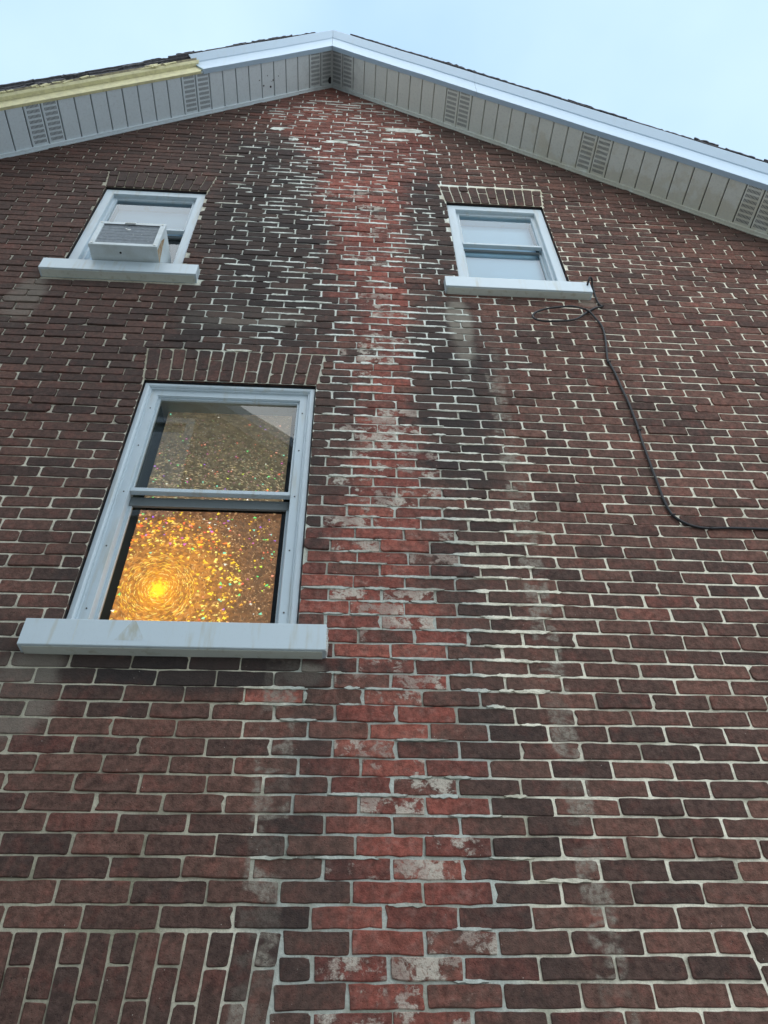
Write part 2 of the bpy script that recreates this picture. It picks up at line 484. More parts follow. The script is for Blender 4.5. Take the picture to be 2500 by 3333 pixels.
def foil_material():
    """translucent holographic foil, glow of a lamp behind it painted in as emission"""
    t = NT('holographic_foil')
    x, y, z = t.xyz()
    dx = t.m('SUBTRACT', x, GLOW_CENTRE[0]); dz = t.m('MULTIPLY', t.m('SUBTRACT', z, GLOW_CENTRE[1]), 0.8)
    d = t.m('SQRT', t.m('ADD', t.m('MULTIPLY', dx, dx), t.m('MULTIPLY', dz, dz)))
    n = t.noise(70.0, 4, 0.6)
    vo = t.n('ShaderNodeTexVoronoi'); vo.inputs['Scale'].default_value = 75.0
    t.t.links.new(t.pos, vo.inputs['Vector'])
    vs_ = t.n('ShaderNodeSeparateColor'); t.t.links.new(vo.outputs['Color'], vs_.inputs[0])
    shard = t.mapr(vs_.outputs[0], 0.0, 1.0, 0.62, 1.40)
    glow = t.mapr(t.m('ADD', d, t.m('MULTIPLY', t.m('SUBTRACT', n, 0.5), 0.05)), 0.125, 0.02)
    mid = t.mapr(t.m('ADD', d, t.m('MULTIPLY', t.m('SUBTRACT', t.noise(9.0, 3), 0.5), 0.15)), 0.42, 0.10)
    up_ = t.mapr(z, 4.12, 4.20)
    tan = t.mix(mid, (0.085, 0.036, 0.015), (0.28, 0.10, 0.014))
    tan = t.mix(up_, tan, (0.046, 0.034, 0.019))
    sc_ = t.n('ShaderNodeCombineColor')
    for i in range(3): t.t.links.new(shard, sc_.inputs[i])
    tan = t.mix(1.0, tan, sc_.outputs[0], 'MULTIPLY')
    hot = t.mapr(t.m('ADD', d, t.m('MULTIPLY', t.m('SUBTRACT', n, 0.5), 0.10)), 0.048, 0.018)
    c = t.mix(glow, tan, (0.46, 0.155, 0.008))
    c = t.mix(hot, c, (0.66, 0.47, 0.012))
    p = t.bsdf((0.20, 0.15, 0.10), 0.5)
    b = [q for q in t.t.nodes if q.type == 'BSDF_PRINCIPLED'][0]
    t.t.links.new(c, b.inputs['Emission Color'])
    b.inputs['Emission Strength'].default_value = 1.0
    return t.mat


def chip_material():
    t = NT('holographic_flake')
    at = t.n('ShaderNodeAttribute', attribute_name='tint')
    t.bsdf((0.3, 0.25, 0.2), 0.4)
    b = [q for q in t.t.nodes if q.type == 'BSDF_PRINCIPLED'][0]
    t.t.links.new(at.outputs['Color'], b.inputs['Emission Color'])
    b.inputs['Emission Strength'].default_value = 1.0  # lamp glints on the flakes are painted as emission
    return t.mat


M_foil = foil_material()
M_chip = chip_material()

# ------------------------------------------------------------------ ground and the neighbour's house across the alley
gm = MB()
gm.add([(-150, -150, 0), (150, -150, 0), (150, 150, 0), (-150, 150, 0)], [(0, 1, 2, 3)])
tag(gm.build('ground', M_ground), kind='structure')

nb = empty('neighbour_house', (-3.2, -5.0, 0))
tag(nb, 'grey gabled house across the alley, mirrored in the glass of the tall window', 'house')
NX, NZ = 0.9, 8.58        # a low point on its right rake
w = MB()
ap = -3.45
apz = NZ + SL * (NX - ap) + 0.0
w.add([(NX, 0, 0), (2 * ap - NX, 0, 0), (2 * ap - NX, 0, NZ), (ap, 0, apz), (NX, 0, NZ)], [(0, 1, 2, 3, 4)])
w.add([(NX, 0, 0), (NX, 0, NZ), (NX, -6, NZ), (NX, -6, 0)], [(0, 1, 2, 3)])
o = w.build('wall', M_ngh, nb); o.location = (3.2, 0, 0)
w = MB()
for sg in (1, -1):
    for (a, b) in ((0.16, 0.0),):
        x1 = ap + sg * (NX - ap + 0.4)
        z1 = apz - SL * (NX - ap + 0.4)
        w.add([(ap, 0.3, apz + .02), (x1, 0.3, z1 + .02), (x1, 0.3, z1 + 0.22), (ap, 0.3, apz + 0.22),
               (ap, -6, apz + .02), (x1, -6, z1 + .02), (x1, -6, z1 + 0.22), (ap, -6, apz + 0.22)],
              [(0, 1, 2, 3), (0, 4, 5, 1), (1, 5, 6, 2), (2, 6, 7, 3)])
o = w.build('roof', M_nght, nb); o.location = (3.2, 0, 0)
w = MB()
w.sweep(-3.55, -2.28, 8.9, 10.92, [(0, 0.0), (0, 0.05), (0.12, 0.05), (0.12, 0.02)])
o = w.build('window_frame', M_nght, nb); o.location = (3.2, 0, 0)
w = MB(); w.box(-3.43, -2.40, -0.02, 0.015, 9.02, 10.6)
o = w.build('window_blind', M_nght, nb); o.location = (3.2, 0, 0)

# ------------------------------------------------------------------ the house: wall of bricks
house = empty('brick_house', (0, 0, 0))
tag(house, 'dark red brick gable house with white trimmed windows under a pale vented soffit', 'house')

CH = 0.0665
Z0 = 2.1089
PIT = 0.2145
# measured head joints of the courses (mm along the wall) and small sags of the bed joints (mm)
HEADS = {
    -1: [-40, 175, 393, 603, 815, 1031],
    0: [51, 268, 485, 702, 913, 1128],
    1: [-47, 167, 380, 597, 815, 1028],
    2: [59, 272, 487, 700, 916, 1130],
    3: [-932, -716, -494, -281, -60, 156, 376, 596, 815, 1036, 1257],
    4: [-806, -589, -368, -156, 61, 274, 487, 698, 916, 1137],
    5: [-890, -667, -454, -243, -27, 184, 400, 614, 830, 1047, 1269],
    6: [-796, -576, -361, -147, 70, 284, 501, 719, 931, 1148, 1364],
    7: [-892, -674, -457, -243, -28, 187, 404, 620, 836, 1050, 1267],
    8: [-977, -760, -546, -350, -134, 80, 295, 509, 723, 938, 1154, 1371],
    9: [-1062, -841, -630, -417, -233, -18, 191, 407, 620, 835, 1052, 1264],
    10: [-980, -764, -548, -337, -126, 86, 304, 520, 733, 943, 1157, 1368],
    11: [-1090, -876, -659, -439, -220, -10, 206, 426, 637, 849, 1060, 1271, 1483],
    12: [-978, -765, -549, -321, -100, 112, 325, 534, 745, 960, 1165, 1384],
    13: [-1078, -866, -654, -439, -221, -6, 212, 425, 637, 851, 1062, 1273, 1493],
    14: [-970, -754, -542, -332, -118, 94, 304, 518, 729, 940, 1153, 1368, 1583],
    15: [-1082, -869, -653, -439, -232, -19, 193, 406, 618, 831, 1045, 1259, 1473],
    16: [-974, -754, -549, -359, -138, 72, 287, 498, 715, 925, 1141, 1353],
    17: [-20, 197, 409, 625, 832, 1049, 1264, 1484],
    18: [288, 497, 712, 920, 1135, 1350, 1574],
    19: [375, 593, 809, 1023, 1238, 1455, 1669],
    20: [255, 465, 682, 896, 1113, 1337, 1553],
    21: [383, 596, 809, 1023, 1244, 1463, 1678],
    22: [262, 470, 683, 894, 1105, 1321, 1533, 1752],
    23: [370, 581, 794, 1011, 1224, 1442, 1660],
    24: [281, 497, 710, 914, 1132, 1347, 1560, 1775],
    25: [375, 583, 796, 1007, 1224, 1437, 1654, 1862],
    26: [266, 493, 712, 925, 1139, 1354, 1568, 1786],
    27: [343, 556, 764, 986, 1200, 1416, 1634, 1853],
    28: [232, 442, 661, 871, 1096, 1314, 1531, 1747],
    29: [341, 554, 768, 983, 1200, 1420, 1638, 1852],
    30: [244, 453, 662, 876, 1087, 1306, 1520, 1725, 1948],
    31: [353, 575, 784, 1004, 1220, 1433, 1651, 1865],
    32: [247, 455, 669, 882, 1097, 1318, 1535, 1745, 1968],
    33: [340, 548, 766, 980, 1198, 1417, 1628, 1847, 2062],
    34: [245, 453, 667, 883, 1097, 1312, 1532, 1747, 1963],
    35: [355, 568, 777, 991, 1207, 1423, 1638, 1856, 2070],
    36: [257, 470, 684, 896, 1107, 1322, 1532, 1746, 1962],
}

BED_DZ = [-3, -2, -1, -1, -1, 3, 3, 7, 4, 1, 0, -1, 1, 1, 1, 0, 0, 0, -1, -1, 3, 2, 1, 5, 0, 2, 1, 5, 6, 9, 3, 1, 2, 2, -1, -6, -7, -8, -9, -11, -14, -14, -12, -11, -12, -14, -17, -14, -9, -13, -14, -16, -14, -7, -5, -1, 3, 10, 11, 14, 14, 16, 19, 23, 18, 14, 14, 16, 19, 24, 37]

OPEN = [  # x0, x1, z0, z1, lintel height, window kind
    (-1.052, -0.160, 3.250, 4.935, 0.285, 'big'),
    (-1.790, -1.062, 5.955, 7.262, 0.270, 'left'),
    (0.702, 1.428, 5.955, 7.290, 0.280, 'right'),
    (-1.062, -0.170, 0.300, 2.035, 0.272, 'low'),
    (1.262, 2.160, 0.300, 2.035, 0.272, 'low'),
]
SILLS = {0: (-1.157, -0.048, 3.235, 3.345), 1: (-1.872, -0.935, 5.940, 6.052), 2: (0.597, 1.520, 5.942, 6.056),
         3: (-1.165, -0.06, 0.30, 0.41), 4: (1.16, 2.26, 0.30, 0.41)}


def rake(x):
    return AZ - SL * abs(x - AX)


def bed(n):
    if 0 <= n < len(BED_DZ):
        a = BED_DZ[max(0, n - 1)]; b = BED_DZ[n]; c = BED_DZ[min(len(BED_DZ) - 1, n + 1)]
        return Z0 + n * CH + (a + 2 * b + c) / 4000.0
    if n >= len(BED_DZ):
        return Z0 + n * CH + BED_DZ[-1] / 1000.0
    return Z0 + n * CH + BED_DZ[0] / 1000.0


def smooth(a, b, v):
    t = max(0.0, min(1.0, (v - a) / (b - a)))
    return t * t * (3 - 2 * t)


def lerp_tab(tab, z):
    for (a, b) in zip(tab, tab[1:]):
        if z <= b[0]:
            f = max(0.0, min(1.0, (z - a[0]) / (b[0] - a[0])))
            return [p + (q - p) * f for p, q in zip(a[1:], b[1:])]
    return list(tab[-1][1:])


RED = [(1.5, 0.02, 0.46), (2.6, 0.02, 0.44), (3.15, 0.0, 0.40), (3.55, -0.16, 0.50), (4.2, -0.08, 0.42), (4.9, 0.05, 0.33),
       (5.6, -0.02, 0.34), (6.3, -0.12, 0.36), (7.3, -0.30, 0.45), (8.1, -0.50, 0.60), (8.9, -0.80, 0.75), (9.8, -0.80, 0.7)]


def brick_look(x, z):
    a, b = lerp_tab(RED, z)
    e = 0.09
    r = smooth(a - e, a + e, x + R.uniform(-.05, .05)) * (1 - smooth(b - e, b + e, x + R.uniform(-.05, .05)))
    core = max(0.0, 1 - abs(x - (a + b) / 2) / (0.55 * (b - a)))
    if z < 7.6:
        r *= R.uniform(0.55, 1.0)
        if R.random() < 0.12: r *= 0.35
    else:
        r *= R.uniform(0.35, 0.62)
    paint = 0.0
    if core > 0.25 and z < 7.5:
        paint = R.random() ** 1.2 * (1.0 if z < 6 else 0.6) * (0.5 + 0.5 * core)
        if R.random() < 0.25: paint *= 0.2
    rnd = R.random() ** 1.1
    if r < 0.1 and R.random() < 0.05: r = R.uniform(0.1, 0.35)
    return (rnd, r, paint)


def clip_poly(poly, a, b, c):
    """keep the side a*x+b*z+c >= 0"""
    out = []
    n = len(poly)
    for i in range(n):
        p, q = poly[i], poly[(i + 1) % n]
        dp = a * p[0] + b * p[1] + c; dq = a * q[0] + b * q[1] + c
        if dp >= 0: out.append(p)
        if (dp >= 0) != (dq >= 0):
            f = dp / (dp - dq)
            out.append((p[0] + f * (q[0] - p[0]), p[1] + f * (q[1] - p[1])))
    return out


def inset_poly(poly, d):
    n = len(poly)
    cx = sum(p[0] for p in poly) / n; cz = sum(p[1] for p in poly) / n
    out = []
    for i in range(n):
        a, b, c = poly[i - 1], poly[i], poly[(i + 1) % n]
        e1 = Vector((b[0] - a[0], b[1] - a[1])); e2 = Vector((c[0] - b[0], c[1] - b[1]))
        if e1.length < 1e-6 or e2.length < 1e-6:
            out.append(b); continue
        n1 = Vector((-e1.y, e1.x)).normalized(); n2 = Vector((-e2.y, e2.x)).normalized()
        m = (n1 + n2)
        if m.length < 1e-6: m = n1
        m.normalize()
        k = d / max(0.5, m.dot(n1))
        out.append((b[0] + m.x * k, b[1] + m.y * k))
    return out


def brick_solid(mb, poly, look, detail, depth=0.055, org=(0, 0)):
    """a worn brick: rounded corners, uneven edges, its face a little proud and tilted. poly CCW in (x, z)"""
    n = len(poly)
    pts = []
    for i in range(n):
        a, b, c = Vector(poly[i - 1]), Vector(poly[i]), Vector(poly[(i + 1) % n])
        la, lc = (a - b).length, (c - b).length
        r = min(R.uniform(0.003, 0.010) if look[1] < .3 else R.uniform(0.001, 0.006), la * 0.3, lc * 0.3)
        if detail and R.random() < 0.05: r = min(R.uniform(.012, .020), la * 0.35, lc * 0.35)
        pa = b + (a - b).normalized() * r; pc = b + (c - b).normalized() * r
        pts.append(pa)
        if detail > 1: pts.append((pa + pc) * 0.5 * 0.45 + b * 0.55)
        pts.append(pc)
        if detail > 0:
            k = int(lc / (0.036 if detail > 1 else 0.075))
            for j in range(1, k + 1):
                pts.append(pc.lerp(c, (j / (k + 1.0)) * 0.96) + Vector((0, 0)) if R.random() > 0.035 or detail < 2 else pc.lerp(c, (j / (k + 1.0)) * 0.96).lerp(Vector((sum(q_[0] for q_ in poly) / n, sum(q_[1] for q_ in poly) / n)), 0.07))
    am = (0.0024 if detail else 0.0015) * (1 + 0.8 * look[1])
    out = []
    for p in pts:
        q = noise.noise(Vector((p.x * 23, p.y * 61, 3.1 + look[0] * 9)))
        q2 = noise.noise(Vector((p.x * 31, p.y * 47, 9.7 + look[0] * 9)))
        out.append((p.x + q2 * am, p.y + q * am * 1.2))
    y0 = R.uniform(-0.0045, -0.0016) if R.random() < 0.85 else R.uniform(-0.009, -0.005)
    tx, tz = R.uniform(-.012, .012), R.uniform(-.03, .03)
    cx = sum(p[0] for p in out) / len(out); cz = sum(p[1] for p in out) / len(out)

    def yy(p, d):
        return y0 + d + tx * (p[0] - cx) + tz * (p[1] - cz)
    ins = inset_poly(out, 0.0024)
    m = len(out)
    vs = [(p[0] - org[0], depth, p[1] - org[1]) for p in out]
    vs += [(p[0] - org[0], yy(p, 0.0022), p[1] - org[1]) for p in out]
    vs += [(p[0] - org[0], yy(p, R.uniform(-.0003, .0004)), p[1] - org[1]) for p in ins]
    fs = []
    for k in range(m):
        j = (k + 1) % m
        fs.append((k, j, m + j, m + k))
        fs.append((m + k, m + j, 2 * m + j, 2 * m + k))
    fs.append(tuple(range(2 * m, 3 * m)))
    mb.add(vs, fs, 0, look)


def project(x, y, z):
    v = Vector((x, y, z)) - CAM
    w = v.dot(fwd)
    if w < 0.1: return None
    return 384 + FPX * 1024 / 3333 * v.dot(rt2) / w, 512 - FPX * 1024 / 3333 * v.dot(up2) / w


bricks = []      # (poly, look)
XL, XR = -4.1, 4.6


def blocked(x, z):
    """regions where the ordinary courses stop: openings, flat arches, sills"""
    return None


blocks = []
for i, (x0, x1, z0, z1, lh, kd) in enumerate(OPEN):
    blocks.append((x0, x1, z0, z1, 0.0, 0.0))
    top = z1 + lh
    blocks.append((x0 - 0.004, x1 + 0.004, z1, top, 0.030, 1.0))        # splayed flat arch
    s = SILLS[i]
    blocks.append((s[0], s[1], s[2] + 0.002, s[3] - 0.01, 0.0, 0.0))


def cut(x0, x1, z0, z1):
    """list of sub-intervals of [x0,x1] left after the blocks at this height"""
    zm = (z0 + z1) / 2
    iv = [(x0, x1, 0, 0)]
    for (a, b, c, d, spl, _) in blocks:
        if zm < c or zm > d: continue
        e = spl * (zm - c) / (d - c) * 1.0
        lo, hi = a - e, b + e
        nw = []
        for (p, q, fl, fr_) in iv:
            if q <= lo or p >= hi: nw.append((p, q, fl, fr_)); continue
            if p < lo: nw.append((p, lo - (0.008 if spl else 0.001), fl, spl))
            if q > hi: nw.append((hi + (0.008 if spl else 0.001), q, spl, fr_))
        iv = nw
    return iv


n_first, n_last = -32, 116
for n in range(n_first, n_last):
    zb, zt = bed(n), bed(n + 1)
    hs = [v / 1000.0 for v in HEADS.get(n, [])]
    if not hs:
        ph = (0.250 if n % 2 == 0 else 0.357) + 0.012 * math.sin(n * 0.7) + R.uniform(-.008, .008)
        if n > 60: ph += 0.02 * math.sin(n * 0.31)
        hs = [ph]
    while hs[0] > XL: hs.insert(0, hs[0] - PIT + R.uniform(-.004, .004))
    while hs[-1] < XR: hs.append(hs[-1] + PIT + R.uniform(-.004, .004))
    for a, b in zip(hs, hs[1:]):
        for (p, q, fl, fr_) in cut(a, b, zb, zt):
            jm = 0.0042 + R.uniform(-.0014, .0022) * (1.4 if a < -0.9 else 1.0)
            x0 = p + (jm if abs(p - a) < 1e-6 else 0); x1 = q - (jm if abs(q - b) < 1e-6 else 0)
            if x1 - x0 < 0.022: continue
            bj = 0.0035 + R.uniform(-.0010, .0018)
            z0, z1 = zb + bj, zt - bj
            k = 0.030 / 0.28 * (z1 - z0)
            poly = [(x0 + (k / 2 if fl == 0.030 else 0), z0), (x1 - (k / 2 if fr_ == 0.030 else 0) * -1, z0),
                    (x1 - (k / 2 if fr_ == 0.030 else 0), z1), (x0 + (-k / 2 if fl == 0.030 else 0), z1)]
            poly = clip_poly(poly, -SL, -1, AZ + SL * AX + 0.03)
            if len(poly) < 3: continue
            poly = clip_poly(poly, SL, -1, AZ - SL * AX + 0.03)
            if len(poly) < 3: continue
            zs = [p_[1] for p_ in poly]; xs = [p_[0] for p_ in poly]
            if max(zs) - min(zs) < 0.012 or max(xs) - min(xs) < 0.02: continue
            look = brick_look((x0 + x1) / 2, (z0 + z1) / 2)
            if n == 14 and -0.34 < x0 < -0.30 and x1 < -0.10: look = (0.9, 1.0, 0.05)
            if x1 - x0 > 0.12:
                tl = R.uniform(-.0016, .0016)
                poly = [(p_[0] + R.uniform(-.0012, .0012), p_[1] + 0.0030 * noise.noise(Vector((p_[0] * 1.4, p_[1] * 2.5, 4.0))) + (tl if p_[0] > (x0 + x1) / 2 else -tl) + R.uniform(-.0008, .0008)) for p_ in poly]
            bricks.append((poly, look))

# flat arches: soldiers and half bricks alternating, leaning outward
for i, (x0, x1, z0, z1, lh, kd) in enumerate(OPEN):
    cnt = round((x1 - x0 + 0.03) / 0.0665)
    top = z1 + lh - 0.003
    for k in range(cnt):
        f0, f1 = k / cnt, (k + 1) / cnt
        j = 0.0036

        def X(f, z):
            e = 0.030 * (z - z1) / lh
            return (x0 - 0.004 - e) + f * (x1 - x0 + 0.008 + 2 * e)
        # the first column from the right end shows a half brick on top
        half_top = ((cnt - 1 - k) % 2 == 0) if i != 4 else (k % 2 == 0)
        zm = (top - 0.090) if half_top else (z1 + 0.094)
        zm += R.uniform(-.006, .006)
        for (za, zb) in ((z1 + 0.003, zm - j), (zm + j, top - j)):
            l, r_ = 1, 1
            poly = [(X(f0, za) + j, za), (X(f1, za) - j, za), (X(f1, zb) - j, zb), (X(f0, zb) + j, zb)]
            bricks.append((poly, (R.random() ** 1.2 * 0.6, R.uniform(0, 0.05), 0.0)))

areas = []
for idx, (poly, look) in enumerate(bricks):
    pr_ = [project(p[0], 0, p[1]) for p in poly]
    if any(p is None for p in pr_):
        areas.append((0, idx)); continue
    cl = [(min(768, max(0, p[0])), min(1024, max(0, p[1]))) for p in pr_]
    ar = abs(sum(cl[i][0] * cl[(i + 1) % len(cl)][1] - cl[(i + 1) % len(cl)][0] * cl[i][1] for i in range(len(cl)))) / 2
    areas.append((ar, idx))
areas.sort(reverse=True)
single = set(i for a, i in areas[:300])

# mortar bed behind the bricks, as an uneven sheet with holes for the windows
gx = set(); gz = set()
x = XL
while x < XR: gx.add(round(x, 4)); x += 0.03
z = 0.0
while z < AZ + .05: gz.add(round(z, 4)); z += 0.03
for (a, b, c, d, lh, kd) in OPEN:
    gx -= {v for v in gx if abs(v - a) < 0.012 or abs(v - b) < 0.012}
    gz -= {v for v in gz if abs(v - c) < 0.012 or abs(v - d) < 0.012}
for (a, b, c, d, lh, kd) in OPEN:
    gx |= {a, b}; gz |= {c, d}
gx = sorted(gx); gz = sorted(gz)
mm = MB()
vid = {}


def mv(i, j):
    if (i, j) not in vid:
        x, z = gx[i], gz[j]
        z2 = min(z, rake(x) + 0.10)
        lf = (1 - smooth(-1.15, -0.75, x)) * smooth(3.6, 5.6, z)
        lf = max(lf, 0.7 * (1 - smooth(0.10, 0.55, rake(x) - z)) * smooth(0.5, 1.2, abs(x - AX)))
        y = 0.0012 + 0.0040 * lf + 0.0013 * noise.noise(Vector((x * 9, z * 13, 1.3))) + 0.0012 * noise.noise(Vector((x * 41, z * 47, 5.3)))
        vid[(i, j)] = len(mm.v)
        mm.v.append((x, y, z2))
    return vid[(i, j)]


for i in range(len(gx) - 1):
    for j in range(len(gz) - 1):
        xm, zm = (gx[i] + gx[i + 1]) / 2, (gz[j] + gz[j + 1]) / 2
        if gz[j] > rake(xm) + 0.08: continue
        if any(a < xm < b and c < zm < d for (a, b, c, d, lh, kd) in OPEN): continue
        mm.f.append([mv(i, j), mv(i + 1, j), mv(i + 1, j + 1), mv(i, j + 1)]); mm.m.append(0)
wall = mm.build('wall', M_mortar, house, smooth=True)

rest = MB()
for idx, (poly, look) in enumerate(bricks):
    ar = None
    if idx in single:
        mb = MB()
        cx = sum(p[0] for p in poly) / len(poly); cz = sum(p[1] for p in poly) / len(poly)
        brick_solid(mb, poly, look, 2, org=(cx, cz))
        mb.build('brick', M_brick, wall, loc=(cx, 0, cz))
    else:
        zz = poly[0][1]
        brick_solid(rest, poly, look, 1 if 1.9 < zz < 7.5 else 0)
rest.build('brick_courses', M_brick, wall, kind='stuff')

# daubs and crusts of repointing mortar spread over the brick edges
sm = MB()


def daub(cx, cz, w, h, y=None, nseg=30):
    y = -0.0050 - R.uniform(0, .0020)
    rim = []
    ph = R.uniform(0, 9)
    for k in range(nseg):
        a = 2 * math.pi * k / nseg
        ca, sa = math.cos(a), math.sin(a)
        rr = 1 + 0.35 * noise.noise(Vector((ca * 1.7 + ph, sa * 1.7, ph))) + R.uniform(-.05, .05)
        px = cx + math.copysign(abs(ca) ** 0.8, ca) * w / 2 * rr; pz = cz + math.copysign(abs(sa) ** 0.8, sa) * h / 2 * (1 + 0.9 * noise.noise(Vector((px * 60, sa * 2, ph))) + R.uniform(-.15, .15))
        rim.append((px, pz))
    ins = [(cx + (p[0] - cx) * 0.96, cz + (p[1] - cz) * 0.80) for p in rim]
    vs = [(p[0], 0.006, p[1]) for p in rim] + [(p[0], y, p[1]) for p in ins]
    fs = [(k, (k + 1) % nseg, nseg + (k + 1) % nseg, nseg + k) for k in range(nseg)] + [tuple(range(nseg, 2 * nseg))]
    sm.add(vs, fs)


for k in range(700):
    z = R.uniform(2.0, 9.3)
    n = round((z - Z0) / CH)
    z = bed(n) + R.uniform(-.004, .002)
    if z < 4.6:
        x = R.choice([R.gauss(0.62, 0.13), R.gauss(0.05, 0.13), R.gauss(0.4, 0.2)]) if z > 3.1 else R.gauss(0.3, 0.28)
    elif z < 7.2:
        x = R.choice([R.gauss(0.3, 0.25), R.gauss(-0.35, 0.25)])
    else:
        x = R.gauss(-0.1, 0.4)
    wd = R.uniform(0.05, 0.20)
    e_ = wd * 0.7
    if cut(x - e_, x + e_, z - .01, z + .01) != [(x - e_, x + e_, 0, 0)]: continue
    if z > rake(x) - 0.1: continue
    big = R.random()
    if z < 3.05 and big > 0.25: continue
    daub(x, z, wd, R.uniform(0.009, 0.016) if z < 5 else R.uniform(0.010, 0.022))
for (x, z, w_, h_) in [(-0.19, 3.120, 0.16, 0.022), (-0.225, 3.108, 0.25, 0.016), (-0.225, 3.041, 0.26, 0.015), (-0.114, 3.07, 0.014, 0.06),
                       (-0.336, 3.07, 0.014, 0.07), (0.44, 8.70, 0.36, 0.10), (0.35, 8.46, 0.22, 0.05), (-0.14, 8.35, 0.20, 0.05), (-0.66, 8.57, 0.12, 0.07), (0.62, 8.60, 0.14, 0.05), (-0.30, 8.17, 0.07, 0.05),
                       (-0.50, 8.35, 0.10, 0.05), (0.05, 8.30, 0.22, 0.04), (0.58, 3.79, 0.18, 0.02), (0.64, 3.52, 0.22, 0.022), (0.42, 3.92, 0.16, 0.018), (0.40, 3.66, 0.16, 0.018), (0.02, 3.86, 0.2, 0.018), (-0.05, 3.60, 0.16, 0.018), (0.62, 3.73, 0.20, 0.026), (0.66, 3.59, 0.22, 0.025), (0.70, 3.44, 0.20, 0.024),
                       (0.60, 3.86, 0.18, 0.024), (0.55, 3.99, 0.16, 0.024), (0.73, 3.38, 0.16, 0.022)]:
    if z < 4.2 and w_ > h_: z = bed(round((z - Z0) / CH)) + 0.0030 * noise.noise(Vector((x * 1.4, z * 2.5, 4.0))) - 0.003
    daub(x, z, w_ * (1.25 if 3.3 < z < 4.1 else 1), h_ * (0.85 if z < 4.2 else 1))
sm.build('mortar_daubs', M_smear, wall, kind='stuff', smooth=False)

# masonry behind the face: dark reveals of the openings, and the floors and back of the rooms
for (x0, x1, z0, z1, lh, kd) in OPEN:
    rv = MB()
    e = 0.001
    rv.add([(x0 - e, 0.012, z0), (x0 - e, 0.30, z0), (x0 - e, 0.30, z1), (x0 - e, 0.012, z1),
            (x1 + e, 0.012, z0), (x1 + e, 0.30, z0), (x1 + e, 0.30, z1), (x1 + e, 0.012, z1)],
           [(0, 1, 2, 3), (4, 7, 6, 5), (3, 2, 6, 7)])
    rv.build('reveal', M_dark, house)
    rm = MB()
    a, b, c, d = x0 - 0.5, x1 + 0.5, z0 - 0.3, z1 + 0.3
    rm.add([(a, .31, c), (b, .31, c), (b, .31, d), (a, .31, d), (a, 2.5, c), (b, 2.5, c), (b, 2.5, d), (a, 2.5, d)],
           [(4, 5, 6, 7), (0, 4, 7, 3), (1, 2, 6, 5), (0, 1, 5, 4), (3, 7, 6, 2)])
    rm.build('room', M_room, house)

